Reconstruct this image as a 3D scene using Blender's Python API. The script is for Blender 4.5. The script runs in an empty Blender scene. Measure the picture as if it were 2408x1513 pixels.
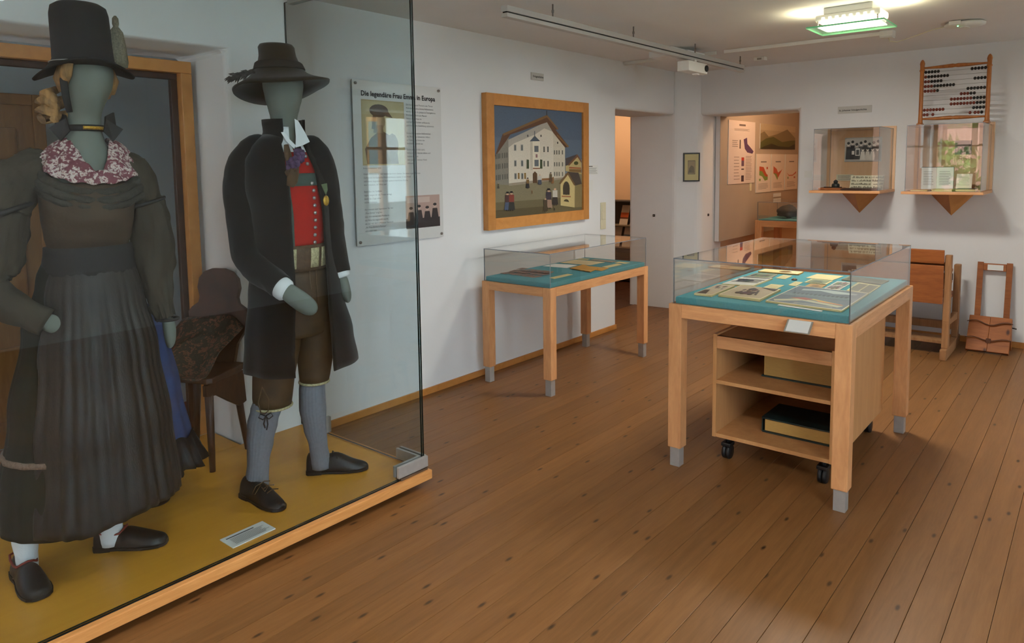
import bpy, bmesh, math, random
from mathutils import Vector, Matrix
random.seed(7)
SC = bpy.context.scene
COL = SC.collection
PI = math.pi
# ------------------------------------------------------------------ camera
cam_d = bpy.data.cameras.new('camera'); cam = bpy.data.objects.new('camera', cam_d); COL.objects.link(cam)
cam_d.sensor_width = 36.0; cam_d.sensor_fit = 'HORIZONTAL'
cam_d.lens = 1687.99/2408*36
cam_d.shift_x = (1204-1191.67)/2408
cam_d.shift_y = (550.53-756.5)/2408
cam_d.clip_start = 0.05; cam_d.clip_end = 200
def cam_matrix(yaw, pitch, roll):
    cy, sy = math.cos(yaw), math.sin(yaw)
    f = Vector((cy*math.cos(pitch), sy*math.cos(pitch), math.sin(pitch)))
    r = Vector((sy, -cy, 0)); u = r.cross(f)
    c, s = math.cos(roll), math.sin(roll)
    R, U = c*r+s*u, -s*r+c*u
    m = Matrix((R, U, -f)).transposed().to_4x4()
    m.translation = Vector((0, 0, 1.55))
    return m
cam.matrix_world = cam_matrix(*[math.radians(a) for a in (39.82, -5.409, -0.788)])
SC.camera = cam
# ------------------------------------------------------------------ world, exposure
w = bpy.data.worlds.new('overcast_sky'); SC.world = w; w.use_nodes = True
bg = w.node_tree.nodes['Background']; bg.inputs[0].default_value = (0.73, 0.865, 1.0, 1); bg.inputs[1].default_value = 17.5
SC.view_settings.view_transform = 'Standard'; SC.view_settings.look = 'None'
SC.view_settings.gamma = 1.0; SC.view_settings.use_curve_mapping = False
SC.view_settings.exposure = 0.1

def lin(c):
    return tuple(((v/255)/12.92 if v/255 <= .04045 else (((v/255)+.055)/1.055)**2.4) for v in c[:3])
def area_light(name, loc, rot, sx, sy, power, col, portal=False):
    l = bpy.data.lights.new(name, 'AREA'); l.shape = 'RECTANGLE'; l.size = sx; l.size_y = sy
    l.energy = power; l.color = col
    o = bpy.data.objects.new(name, l); COL.objects.link(o); o.location = loc; o.rotation_euler = rot
    if portal: l.cycles.is_portal = True
    return o
# ------------------------------------------------------------------ room numbers
YL, XB, YR, XR, ZC = 3.5, 7.13, -2.3, -1.9, 2.5        # left wall, back wall, right wall, rear wall, ceiling
WIN_R = [(-1.6, -0.2), (0.2, 1.75), (5.98, 7.02)]          # right wall windows (x ranges); first two unseen, added to let in daylight
WIN_REAR = (1.2, 2.5)                                   # window of the rear wall (y range)
WZ0, WZ1 = 0.72, 2.3
for i, (a, b) in enumerate(WIN_R):
    area_light('window_portal', ((a+b)/2, YR-0.36, (WZ0+WZ1)/2), (math.radians(90), 0, PI), b-a, WZ1-WZ0, 1, (1, 1, 1), True)
area_light('window_portal', (XR-0.36, (WIN_REAR[0]+WIN_REAR[1])/2, (WZ0+WZ1)/2), (math.radians(90), 0, math.radians(-90)), WIN_REAR[1]-WIN_REAR[0], WZ1-WZ0, 1, (1, 1, 1), True)

# ================================================================== materials
MATS = {}
class NT:
    def __init__(s, m): s.t = m.node_tree; s.n = s.t.nodes; s.l = s.t.links
    def new(s, typ, **kw):
        n = s.n.new(typ)
        for k, v in kw.items():
            if k == 'ins':
                for kk, vv in v.items(): n.inputs[kk].default_value = vv
            else: setattr(n, k, v)
        return n
    def link(s, a, ao, b, bi): s.l.new(a.outputs[ao], b.inputs[bi])
def base_mat(name):
    m = bpy.data.materials.new(name); m.use_nodes = True; MATS[name] = m
    return m, NT(m), m.node_tree.nodes['Principled BSDF']
def plain(name, c, rough=.6, metal=0, var=0.0, scale=20, bump=0.0, bscale=60, spec=.5, sheen=0, stretch=None):
    m, t, p = base_mat(name)
    c = lin(c); p.inputs['Base Color'].default_value = (*c, 1); p.inputs['Roughness'].default_value = rough
    p.inputs['Metallic'].default_value = metal; p.inputs['Specular IOR Level'].default_value = spec
    if sheen: p.inputs['Sheen Weight'].default_value = sheen
    if var or bump:
        tc = t.new('ShaderNodeTexCoord'); mp = t.new('ShaderNodeMapping'); t.link(tc, 'Object', mp, 'Vector')
        if stretch: mp.inputs['Scale'].default_value = stretch
    if var:
        n = t.new('ShaderNodeTexNoise', ins={'Scale': scale, 'Detail': 5}); t.link(mp, 'Vector', n, 'Vector')
        r = t.new('ShaderNodeMapRange', ins={'From Min': .3, 'From Max': .7, 'To Min': 1-var, 'To Max': 1+var}); t.link(n, 'Fac', r, 'Value')
        mx = t.new('ShaderNodeMix', data_type='RGBA', blend_type='MULTIPLY', ins={'Factor': 1}); mx.inputs['A'].default_value = (*c, 1)
        t.link(r, 'Result', mx, 'B'); t.link(mx, 'Result', p, 'Base Color')
    if bump:
        n2 = t.new('ShaderNodeTexNoise', ins={'Scale': bscale, 'Detail': 4}); t.link(mp, 'Vector', n2, 'Vector')
        b = t.new('ShaderNodeBump', ins={'Strength': bump, 'Distance': .01}); t.link(n2, 'Fac', b, 'Height'); t.link(b, 'Normal', p, 'Normal')
    return m
def wood(name, c1, c2, stretch, rough=.45, knots=0, kcol=(60, 35, 15), scale=6, world=False, contrast=1.0, spec=.4):
    m, t, p = base_mat(name)
    p.inputs['Roughness'].default_value = rough; p.inputs['Specular IOR Level'].default_value = spec
    oi = t.new('ShaderNodeObjectInfo')
    if world: src = t.new('ShaderNodeNewGeometry'); so = 'Position'
    else: src = t.new('ShaderNodeTexCoord'); so = 'Object'
    off = t.new('ShaderNodeVectorMath', operation='SCALE'); off.inputs[0].default_value = (37, 3.7, 11)
    t.link(oi, 'Random', off, 'Scale')
    ad = t.new('ShaderNodeVectorMath', operation='ADD'); t.link(src, so, ad, 0); t.link(off, 'Vector', ad, 1)
    mp = t.new('ShaderNodeMapping'); mp.inputs['Scale'].default_value = stretch; t.link(ad, 'Vector', mp, 'Vector')
    n = t.new('ShaderNodeTexNoise', ins={'Scale': scale, 'Detail': 7, 'Roughness': .6, 'Distortion': .6}); t.link(mp, 'Vector', n, 'Vector')
    wv = t.new('ShaderNodeTexNoise', ins={'Scale': scale*5, 'Detail': 3}); t.link(mp, 'Vector', wv, 'Vector')
    ma = t.new('ShaderNodeMath', operation='MULTIPLY_ADD'); ma.inputs[1].default_value = .35*contrast; t.link(wv, 'Fac', ma, 0); t.link(n, 'Fac', ma, 2)
    r = t.new('ShaderNodeMapRange', ins={'From Min': .4, 'From Max': .95}); t.link(ma, 'Value', r, 'Value')
    cr = t.new('ShaderNodeMix', data_type='RGBA'); cr.inputs['A'].default_value = (*lin(c1), 1); cr.inputs['B'].default_value = (*lin(c2), 1)
    t.link(r, 'Result', cr, 'Factor')
    hv = t.new('ShaderNodeHueSaturation'); t.link(cr, 'Result', hv, 'Color')
    mr = t.new('ShaderNodeMapRange', ins={'To Min': .9, 'To Max': 1.1}); t.link(oi, 'Random', mr, 'Value'); t.link(mr, 'Result', hv, 'Value')
    last, lo = hv, 'Color'
    if knots:
        mp2 = t.new('ShaderNodeMapping'); mp2.inputs['Scale'].default_value = knots if isinstance(knots, tuple) else (3, 9, 3); t.link(ad, 'Vector', mp2, 'Vector')
        v = t.new('ShaderNodeTexVoronoi', ins={'Scale': 1.0, 'Randomness': 1}); v.voronoi_dimensions = '2D'; t.link(mp2, 'Vector', v, 'Vector')
        kr = t.new('ShaderNodeMapRange', ins={'From Min': .028, 'From Max': .08, 'To Min': .9, 'To Max': 0}); t.link(v, 'Distance', kr, 'Value')
        sz = t.new('ShaderNodeSeparateColor'); t.link(v, 'Color', sz, 'Color')
        gt = t.new('ShaderNodeMath', operation='GREATER_THAN'); gt.inputs[1].default_value = .45; t.link(sz, 'Red', gt, 0)
        mu = t.new('ShaderNodeMath', operation='MULTIPLY'); t.link(kr, 'Result', mu, 0); t.link(gt, 'Value', mu, 1)
        km = t.new('ShaderNodeMix', data_type='RGBA'); km.inputs['B'].default_value = (*lin(kcol), 1); t.link(last, lo, km, 'A'); t.link(mu, 'Value', km, 'Factor')
        last, lo = km, 'Result'
    t.link(last, lo, p, 'Base Color')
    b = t.new('ShaderNodeBump', ins={'Strength': .08, 'Distance': .004}); t.link(ma, 'Value', b, 'Height'); t.link(b, 'Normal', p, 'Normal')
    return m
def glass(name, tint, ior=1.5, gloss=1.0, rough=0.0):
    m, t, p = base_mat(name); t.n.remove(p); out = t.n['Material Output']
    tr = t.new('ShaderNodeBsdfTransparent'); tr.inputs[0].default_value = (*tint, 1)
    gl = t.new('ShaderNodeBsdfGlossy'); gl.inputs['Roughness'].default_value = rough; gl.inputs['Color'].default_value = (gloss, gloss, gloss, 1)
    ge = t.new('ShaderNodeNewGeometry'); dp = t.new('ShaderNodeVectorMath', operation='DOT_PRODUCT'); t.link(ge, 'Incoming', dp, 0); t.link(ge, 'Normal', dp, 1)
    ab = t.new('ShaderNodeMath', operation='ABSOLUTE'); t.link(dp, 'Value', ab, 0)
    om = t.new('ShaderNodeMath', operation='SUBTRACT'); om.inputs[0].default_value = 1; t.link(ab, 'Value', om, 1)
    pw = t.new('ShaderNodeMath', operation='POWER'); pw.inputs[1].default_value = 5; t.link(om, 'Value', pw, 0)
    f0 = ((ior-1)/(ior+1))**2
    fr = t.new('ShaderNodeMath', operation='MULTIPLY_ADD'); fr.inputs[1].default_value = 1-f0; fr.inputs[2].default_value = f0; t.link(pw, 'Value', fr, 0)
    mx = t.new('ShaderNodeMixShader')
    t.link(fr, 'Value', mx, 0); t.link(tr, 'BSDF', mx, 1); t.link(gl, 'BSDF', mx, 2); t.link(mx, 'Shader', out, 'Surface')
    return m
def emit(name, c, s):
    m, t, p = base_mat(name); p.inputs['Base Color'].default_value = (*c, 1)
    p.inputs['Emission Color'].default_value = (*c, 1); p.inputs['Emission Strength'].default_value = s
    return m
def printed(name, rough=.5):
    m, t, p = base_mat(name); a = t.new('ShaderNodeVertexColor', layer_name='Col'); t.link(a, 'Color', p, 'Base Color'); p.inputs['Roughness'].default_value = rough
    n = t.new('ShaderNodeTexNoise', ins={'Scale': 90, 'Detail': 3}); r = t.new('ShaderNodeMapRange', ins={'To Min': .85, 'To Max': 1.12})
    t.link(n, 'Fac', r, 'Value'); mx = t.new('ShaderNodeMix', data_type='RGBA', blend_type='MULTIPLY', ins={'Factor': 1}); t.link(a, 'Color', mx, 'A'); t.link(r, 'Result', mx, 'B'); t.link(mx, 'Result', p, 'Base Color')
    return m
def floral(name, cols, scale=28):
    m, t, p = base_mat(name); p.inputs['Roughness'].default_value = .75
    tc = t.new('ShaderNodeTexCoord'); n = t.new('ShaderNodeTexNoise', ins={'Scale': scale*.5, 'Detail': 3}); t.link(tc, 'Object', n, 'Vector')
    ad = t.new('ShaderNodeMix', data_type='RGBA', ins={'Factor': .12}); t.link(tc, 'Object', ad, 'A'); t.link(n, 'Color', ad, 'B')
    v = t.new('ShaderNodeTexVoronoi', ins={'Scale': scale}); t.link(ad, 'Result', v, 'Vector')
    w_ = t.new('ShaderNodeTexNoise', ins={'Scale': scale*2.2, 'Detail': 4}); t.link(tc, 'Object', w_, 'Vector')
    ma = t.new('ShaderNodeMath', operation='MULTIPLY_ADD'); ma.inputs[1].default_value = .6; t.link(v, 'Distance', ma, 0); t.link(w_, 'Fac', ma, 2)
    cr = t.new('ShaderNodeValToRGB'); t.link(ma, 'Value', cr, 'Fac'); e = cr.color_ramp.elements
    for i, (pos, c) in enumerate(cols):
        el = e[i] if i < 2 else e.new(pos)
        el.position = pos; el.color = (*lin(c), 1)
    t.link(cr, 'Color', p, 'Base Color')
    b = t.new('ShaderNodeBump', ins={'Strength': .4, 'Distance': .006}); t.link(ma, 'Value', b, 'Height'); t.link(b, 'Normal', p, 'Normal')
    return m

plain('plaster', (226, 226, 226), .9, var=.025, scale=1.5, bump=.25, bscale=9, spec=.15)
plain('ceiling_paint', (232, 231, 230), .9, var=.02, scale=2, bump=.15, bscale=8, spec=.15)
plain('warm_plaster', (236, 212, 186), .9, var=.03, scale=2, bump=.2, bscale=9, spec=.15)
plain('hall_paint', (205, 212, 218), .9, var=.04, scale=2, spec=.15)
wood('pine_floor', (116, 77, 40), (139, 95, 54), (1.1, 14, 8), .42, knots=(2.9, 8.5, 1), kcol=(52, 32, 18), scale=2.2, world=True, spec=.35)
wood('beech', (196, 136, 88), (226, 168, 116), (6, 6, 1.2), .42, scale=3)
wood('beech_rail', (196, 136, 88), (226, 168, 116), (1.5, 1.5, 16), .42, scale=3)
wood('beech_panel', (186, 134, 84), (206, 154, 102), (8, 8, 1), .5, scale=2, contrast=.6)
wood('beech_pale', (226, 180, 138), (238, 198, 160), (8, 8, 1), .5, scale=2, contrast=.6)
wood('frame_wood', (190, 126, 62), (214, 150, 84), (5, 5, 5), .4, scale=2, contrast=.5)
wood('pine_panel', (150, 98, 48), (186, 130, 70), (5, 1, 1), .5, knots=(3, 3, 3), scale=3)
wood('old_pine', (126, 66, 26), (170, 100, 48), (9, 1.2, 9), .55, knots=(4, 5, 2), kcol=(58, 24, 8), scale=3)
wood('old_post', (134, 92, 56), (172, 124, 82), (9, 9, 1), .65, scale=3)
wood('dark_wood', (44, 26, 18), (78, 48, 32), (8, 2, 2), .45, scale=3)
wood('abacus_wood', (146, 82, 32), (186, 116, 52), (8, 8, 1.5), .4, scale=4)
wood('plinth_board', (204, 142, 46), (218, 156, 58), (1, 8, 8), .35, scale=1.5, contrast=.4, spec=.5)
wood('plinth_edge', (196, 130, 68), (226, 164, 100), (1.2, 14, 14), .42, scale=3)
plain('plinth_base', (120, 52, 24), .7, var=.1)
plain('steel', (150, 146, 142), .35, 1.0, var=.05, scale=30)
plain('brushed', (168, 164, 160), .42, .3, var=.06, scale=30)
plain('alu', (196, 194, 190), .45, .2)
plain('white_plastic', (226, 224, 216), .4)
plain('cream_plastic', (214, 206, 176), .4)
plain('black_rubber', (16, 16, 18), .5)
plain('black', (14, 14, 15), .5)
plain('felt_teal', (84, 142, 150), .95, var=.06, scale=120, bump=.15, bscale=300, spec=.1)
plain('sign_plate', (196, 194, 188), .5)
plain('white_paper', (222, 222, 218), .7, spec=.2)
plain('cream_paper', (204, 188, 140), .75, var=.04, scale=15, spec=.2)
plain('tan_paper', (190, 142, 76), .75, var=.08, scale=20, spec=.2)
plain('brown_paper', (120, 88, 70), .75, var=.25, scale=40, spec=.2)
plain('grey_board', (150, 142, 130), .8, spec=.2)
plain('ink', (28, 28, 30), .7, spec=.1)
plain('grey_ink', (92, 92, 94), .7, spec=.1)
glass('vitrine_glass', (.92, .96, .967), 1.40)
glass('acrylic', (.975, .982, .978), 1.4)
glass('window_pane', (.93, .95, .94), 1.3)
glass('poster_acrylic', (.95, .955, .96), 1.25)
plain('glass_edge', (20, 38, 34), .15, spec=.6)
plain('acrylic_edge', (120, 126, 134), .2, spec=.6)
printed('print'); printed('oil_paint', .55)

# ================================================================== mesh helpers
class MB:
    def __init__(s): s.v = []; s.f = []; s.m = []; s.mats = []; s.sm = []
    def mi(s, m):
        if m not in s.mats: s.mats.append(m)
        return s.mats.index(m)
    def add(s, vs, fs, m, smooth=False):
        o = len(s.v); s.v += [tuple(p) for p in vs]; k = s.mi(m)
        for f in fs: s.f.append(tuple(i+o for i in f)); s.m.append(k); s.sm.append(smooth)
        return s
    def box(s, x0, x1, y0, y1, z0, z1, m, bev=0.0, M=None):
        bm = bmesh.new(); bmesh.ops.create_cube(bm, size=1)
        for v in bm.verts: v.co = Vector(((x0+x1)/2+v.co.x*(x1-x0), (y0+y1)/2+v.co.y*(y1-y0), (z0+z1)/2+v.co.z*(z1-z0)))
        if bev: bmesh.ops.bevel(bm, geom=list(bm.edges), offset=bev, segments=2, affect='EDGES', profile=.6)
        s.bm(bm, m, M); return s
    def bm(s, bm, m, M=None, smooth=False):
        bm.verts.index_update()
        s.add([(M @ v.co if M else v.co) for v in bm.verts], [[v.index for v in f.verts] for f in bm.faces], m, smooth); bm.free()
    def prism(s, poly, z0, z1, m, M=None, bev=0.0):
        bm = bmesh.new(); vs = [bm.verts.new((p[0], p[1], z0)) for p in poly]; f = bm.faces.new(vs)
        if f.normal.z > 0: pass
        bm.normal_update()
        r = bmesh.ops.extrude_face_region(bm, geom=[f]); 
        for g in r['geom']:
            if isinstance(g, bmesh.types.BMVert): g.co.z = z1
        bmesh.ops.recalc_face_normals(bm, faces=bm.faces)
        if bev: bmesh.ops.bevel(bm, geom=list(bm.edges), offset=bev, segments=2, affect='EDGES', profile=.6)
        s.bm(bm, m, M); return s
    def tube(s, pts, rad, m, seg=12, cap=True, closed=False, flat=None):
        pts = [Vector(p) for p in pts]; n = len(pts)
        rad = rad if isinstance(rad, (list, tuple)) else [rad]*n
        rings = []; up = None
        for i, p in enumerate(pts):
            if closed: t = pts[(i+1) % n]-pts[i-1]
            else: t = pts[min(i+1, n-1)]-pts[max(i-1, 0)]
            t.normalize()
            if up is None: up = Vector((0, 0, 1)) if abs(t.z) < .9 else Vector((1, 0, 0))
            a = up-t*up.dot(t)
            a = a.normalized() if a.length > 1e-5 else t.orthogonal().normalized()
            b = t.cross(a); up = a
            r = rad[i]; ra, rb = (r if isinstance(r, (tuple, list)) else (r, r))
            rings.append([p+a*ra*math.cos(2*PI*k/seg)+b*rb*math.sin(2*PI*k/seg) for k in range(seg)])
        s.rings(rings, m, closed_u=True, cap=cap and not closed, wrap=closed); return s
    def rings(s, rings, m, closed_u=True, cap=True, wrap=False, smooth=True):
        n = len(rings); k = len(rings[0]); vs = [p for r in rings for p in r]; fs = []
        for i in range(n if wrap else n-1):
            j = (i+1) % n
            for a in range(k if closed_u else k-1):
                b = (a+1) % k; fs.append((i*k+a, i*k+b, j*k+b, j*k+a))
        if cap and closed_u: fs.append(tuple(range(k-1, -1, -1))); fs.append(tuple((n-1)*k+a for a in range(k)))
        s.add(vs, fs, m, smooth); return s
    def lathe(s, prof, m, c=(0, 0, 0), seg=24, sx=1, sy=1, M=None, cap=True):
        rr = []
        for r, z in prof:
            ring = [Vector((c[0]+r*sx*math.cos(2*PI*k/seg), c[1]+r*sy*math.sin(2*PI*k/seg), c[2]+z)) for k in range(seg)]
            rr.append([M @ p for p in ring] if M else ring)
        s.rings(rr, m, cap=cap); return s
    def build(s, name, parent=None, loc=None, rot=None):
        me = bpy.data.meshes.new(name); me.from_pydata(s.v, [], s.f)
        for m in s.mats: me.materials.append(MATS[m])
        me.polygons.foreach_set('material_index', s.m); me.polygons.foreach_set('use_smooth', s.sm)
        bm = bmesh.new(); bm.from_mesh(me); bmesh.ops.recalc_face_normals(bm, faces=bm.faces); bm.to_mesh(me); bm.free()
        me.update(); o = bpy.data.objects.new(name, me); COL.objects.link(o)
        if parent: o.parent = parent
        if loc: o.location = loc
        if rot: o.rotation_euler = rot
        return o
def tag(o, label, cat, group=None):
    o['label'] = label; o['category'] = cat
    if group: o['group'] = group
    return o
def struct(o): o['kind'] = 'structure'; return o
def thing(name, label, cat, loc=(0, 0, 0), rz=0, group=None):
    o = bpy.data.objects.new(name, None); COL.objects.link(o); o.location = loc; o.rotation_euler = (0, 0, rz)
    o.empty_display_size = .1
    return tag(o, label, cat, group)
def copy_tree(o, parent=None):
    c = o.copy(); COL.objects.link(c); c.parent = parent
    for ch in o.children: copy_tree(ch, c)
    return c
def box(name, x0, x1, y0, y1, z0, z1, m, parent=None, bev=0.0):
    return MB().box(x0, x1, y0, y1, z0, z1, m, bev).build(name, parent)
def solid_mod(o, th, off=0): 
    md = o.modifiers.new('thick', 'SOLIDIFY'); md.thickness = th; md.offset = off; return o
def sub_mod(o, n=1):
    md = o.modifiers.new('sub', 'SUBSURF'); md.levels = n; md.render_levels = n; return o
def el(cx, cy, rx, ry=None, n=12, a0=0, a1=2*PI):
    ry = rx if ry is None else ry
    return [(cx+rx*math.cos(a0+(a1-a0)*k/n), cy+ry*math.sin(a0+(a1-a0)*k/n)) for k in range(n)]
def rc(x0, y0, x1, y1): return [(x0, y0), (x1, y0), (x1, y1), (x0, y1)]
def art(name, parent, o, ux, uy, polys, step=.0003, mat='print'):
    """flat print: polygons in unit coordinates (s right, t up) laid over each other on the plane o + s*ux + t*uy"""
    o, ux, uy = Vector(o), Vector(ux), Vector(uy); n = ux.cross(uy).normalized()
    me = bpy.data.meshes.new(name); vs, fs, cs = [], [], []
    for i, (pl, c) in enumerate(polys):
        k = len(vs); vs += [tuple(o+ux*p[0]+uy*p[1]+n*step*(i*.15+1)) for p in pl]; fs.append(tuple(range(k, k+len(pl)))); cs.append(lin(c))
    me.from_pydata(vs, [], fs); at = me.color_attributes.new('Col', 'FLOAT_COLOR', 'CORNER')
    for f, c in zip(me.polygons, cs):
        for li in f.loop_indices: at.data[li].color = (*c, 1)
    me.materials.append(MATS[mat]); ob = bpy.data.objects.new(name, me); COL.objects.link(ob); ob.parent = parent
    return ob
def text(name, parent, body, o, ux, uy, size, m='ink', align='LEFT', spacing=1.0, bold=0.0, line=1.0):
    """lettering on the plane spanned by unit vectors ux (reading direction), uy (up)"""
    cu = bpy.data.curves.new(name, 'FONT'); cu.body = body; cu.size = size; cu.align_x = align; cu.space_character = spacing; cu.space_line = line; cu.offset = bold
    cu.resolution_u = 2
    t = bpy.data.objects.new(name, cu); COL.objects.link(t)
    dg = bpy.context.evaluated_depsgraph_get(); me = bpy.data.meshes.new_from_object(t.evaluated_get(dg)); bpy.data.objects.remove(t)
    ux, uy = Vector(ux).normalized(), Vector(uy).normalized(); n = ux.cross(uy)
    M = Matrix((ux, uy, n)).transposed().to_4x4(); M.translation = Vector(o)+n*.0008
    me.transform(M); me.materials.clear(); me.materials.append(MATS[m])
    ob = bpy.data.objects.new(name, me); COL.objects.link(ob); ob.parent = parent
    return ob
def lines(polys, x0, x1, y0, y1, n, c, h=.45, jag=.2):
    """rows of small print too fine to read"""
    d = (y1-y0)/n
    for i in range(n):
        y = y1-(i+.5)*d; e = x1-(x1-x0)*random.random()*jag
        polys.append((rc(x0, y-d*h/2, e, y+d*h/2), c))
def boolean_cut(mb, name, cuts, bev=.0, parent=None):
    """a wall block with openings cut out and rounded plaster edges"""
    o = mb.build(name, parent); tmp = []
    for c in cuts:
        q = MB().box(*c, list(mb.mats)[0]).build('cutter'); tmp.append(q)
        md = o.modifiers.new('cut', 'BOOLEAN'); md.object = q; md.operation = 'DIFFERENCE'; md.solver = 'EXACT'
    if bev:
        md = o.modifiers.new('round', 'BEVEL'); md.width = bev; md.segments = 4; md.limit_method = 'ANGLE'; md.angle_limit = math.radians(30)
    dg = bpy.context.evaluated_depsgraph_get(); me = bpy.data.meshes.new_from_object(o.evaluated_get(dg))
    o.modifiers.clear(); o.data = me; me.name = name
    for q in tmp: bpy.data.objects.remove(q)
    return o
# ================================================================== the setting
floor = struct(box('floor', XR-.4, 7.66, YR-.4, 4.02, -.12, -.012, 'plinth_base'))
PW = .115; k0 = -25
pm = MB().box(0, 7.63-XR, .0007, PW-.0007, -.012, 0, 'pine_floor', .0014).build('plank', floor, (XR, .565+k0*PW, 0)); pm.data.name = 'plank'
for k in range(k0+1, 26):
    q = pm.copy(); COL.objects.link(q); q.location = (XR, .565+k*PW, 0)
    if k == 25: q.scale.y = (YL+.0-(.565+k*PW))/PW
for k in range(4):
    q = pm.copy(); COL.objects.link(q); q.location = (5.8, YL+k*PW, 0); q.scale.x = 1.19/(7.63-XR)
ceiling = struct(box('ceiling', XR-.4, 7.7, YR-.4, 4.1, ZC, ZC+.1, 'ceiling_paint'))
wl = struct(boolean_cut(MB().box(XR-.4, 6.97, YL, 4.02, -.15, ZC+.15, 'plaster'), 'wall_left', [(-.6, 1.965, YL-.3, 4.4, .03, 2.167), (5.80, 7.3, YL-.3, 4.4, -.4, 2.06)], .03))
wb = struct(boolean_cut(MB().box(XB, 7.63, YR-.4, 3.3, -.15, ZC+.15, 'plaster'), 'wall_back', [(XB-.3, 8, 2.29, 3.5, -.4, 2.05)], .03))
wc = MB().prism([(6.97, 3.5), (7.10, 3.30), (7.16, 3.27), (7.63, 3.255), (7.63, 4.02), (6.94, 4.02)], -.15, ZC+.15, 'plaster', bev=.025).build('wall_corner'); struct(wc)
wr = struct(boolean_cut(MB().box(XR-.5, 7.7, YR-.45, YR, -.15, ZC+.15, 'plaster'), 'wall_right', [(a, b, YR-.9, YR+.4, WZ0, WZ1) for a, b in WIN_R], .02))
we = struct(boolean_cut(MB().box(XR-.45, XR, YR-.5, 4.02, -.15, ZC+.15, 'plaster'), 'wall_rear', [(XR-.9, XR+.4, WIN_REAR[0], WIN_REAR[1], WZ0, WZ1)], .02))
struct(box('baseboard_left', 2.36, 5.79, YL-.012, YL+.02, 0, .045, 'frame_wood', bev=.003))
struct(box('baseboard_back', XB-.012, XB+.02, YR, 2.26, 0, .05, 'frame_wood', bev=.003))
def window(n, length):
    """two-sash wooden window in local x (width) z (height), y = depth"""
    o = struct(bpy.data.objects.new('window_%d' % n, None)); COL.objects.link(o); h = WZ1-WZ0
    m = MB()
    for a in ((0, .07, 0, h), (length-.07, length, 0, h), (0, length, 0, .07), (0, length, h-.07, h)): m.box(a[0], a[1], 0, .07, a[2], a[3], 'frame_wood', .004)
    m.build('window_frame', o)
    MB().box(length/2-.045, length/2+.045, -.01, .07, .07, h-.07, 'frame_wood', .004).build('mullion', o)
    MB().box(.07, length-.07, .01, .06, h*.68, h*.68+.035, 'frame_wood', .003).build('glazing_bar', o)
    for i in (0, 1): MB().box(.07+i*length/2, length/2-.045+i*(length/2-.025), .032, .038, .07, h-.07, 'window_pane').build('pane', o)
    MB().box(-.03, length+.03, -.28, .0, -.035, 0, 'white_plastic', .006).build('window_sill', o)
    return o
for i, (a, b) in enumerate(WIN_R):
    o = window(i+1, b-a); o.location = (b, YR-.3, WZ0); o.rotation_euler = (0, 0, PI)
o = window(4, WIN_REAR[1]-WIN_REAR[0]); o.location = (XR-.3, WIN_REAR[0], WZ0); o.rotation_euler = (0, 0, PI/2)
# hall behind the niche pane; unseen end-wall opening added to let sky in
h_ = MB()
for b in ((-1.6, 3.3, 4.75, 4.85, -.1, 2.6), (-1.7, -1.6, 4.02, 4.85, -.1, .9), (-1.7, -1.6, 4.02, 4.85, 2.3, 2.6), (3.2, 3.3, 4.02, 4.85, -.1, 2.6), (-1.6, 3.3, 4.02, 4.85, 2.5, 2.6)): h_.box(*b, 'hall_paint')
struct(h_.build('wall_hall')); struct(box('floor_hall', -1.7, 3.3, 4.02, 4.85, -.15, -.02, 'plinth_base'))
# framed pane in the niche
nf = struct(bpy.data.objects.new('window_5', None)); COL.objects.link(nf)
y0, y1, X0, X1, Zt = 3.80, 3.88, -.6, 1.935, 2.128
for nm, b in (('frame_head', (X0, X1, y0, y1, Zt-.062, Zt)), ('frame_post', (X1-.06, X1, y0, y1, .08, Zt-.0625)), ('frame_post', (X0, X0+.06, y0, y1, .08, Zt-.0625)), ('frame_sill', (X0+.0605, X1-.0605, y0, y1, .08, .11))): box(nm, *b, 'frame_wood', nf, .004)
m = MB()
for b in ((X0+.06, X1-.06, y0+.045, y1-.005, Zt-.095, Zt-.0625), (X1-.095, X1-.0605, y0+.045, y1-.005, .11, Zt-.0955)): m.box(*b, 'dark_wood', .003)
m.build('glazing_bead', nf)
MB().box(X0+.06, X1-.095, y0+.055, y0+.061, .11, Zt-.095, 'window_pane').build('pane', nf)
# wooden hall door seen through the pane
hd = struct(bpy.data.objects.new('door_1', None)); COL.objects.link(hd)
box('door_leaf', .62, 1.45, 4.70, 4.745, 0, 1.93, 'pine_panel', hd, .004)
for zz in (.15, .85, 1.35): box('door_panel', .72, 1.36, 4.685, 4.702, zz, zz+(.42 if zz < 1.3 else .45), 'pine_panel', hd, .012)
m = MB()
for b in ((1.45, 1.51, 4.69, 4.748, 0, 1.99), (.56, .62, 4.69, 4.748, 0, 1.99), (.62, 1.45, 4.69, 4.748, 1.93, 1.99)): m.box(*b, 'pine_panel', .006)
m.build('door_frame', hd)
# corridor behind the first doorway
h_ = MB()
for b in ((8.55, 8.65, 3.9, 6.4, -.1, 2.6), (5.3, 8.65, 6.3, 6.4, -.1, 2.6), (5.2, 5.3, 4.02, 6.4, -.1, 2.6), (7.63, 8.65, 3.36, 4.0, -.1, 2.6), (5.2, 8.65, 4.02, 6.4, 2.5, 2.6)): h_.box(*b, 'warm_plaster')
struct(h_.build('wall_corridor'))
plain('terracotta', (78, 50, 38), .5, var=.15, scale=6)
ft = struct(box('floor_corridor', 5.2, 8.65, 3.97, 6.4, -.15, -.02, 'grey_board'))
for i in range(11):
    for j in range(8):
        if j == 0 and i == 0: tl = MB().box(0, .296, 0, .296, -.02, -.004, 'terracotta', .002).build('tile', ft, (5.3, 3.97, 0)); continue
        q = tl.copy(); COL.objects.link(q); q.location = (5.3+.3*i, 3.97+.3*j, 0)
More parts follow.
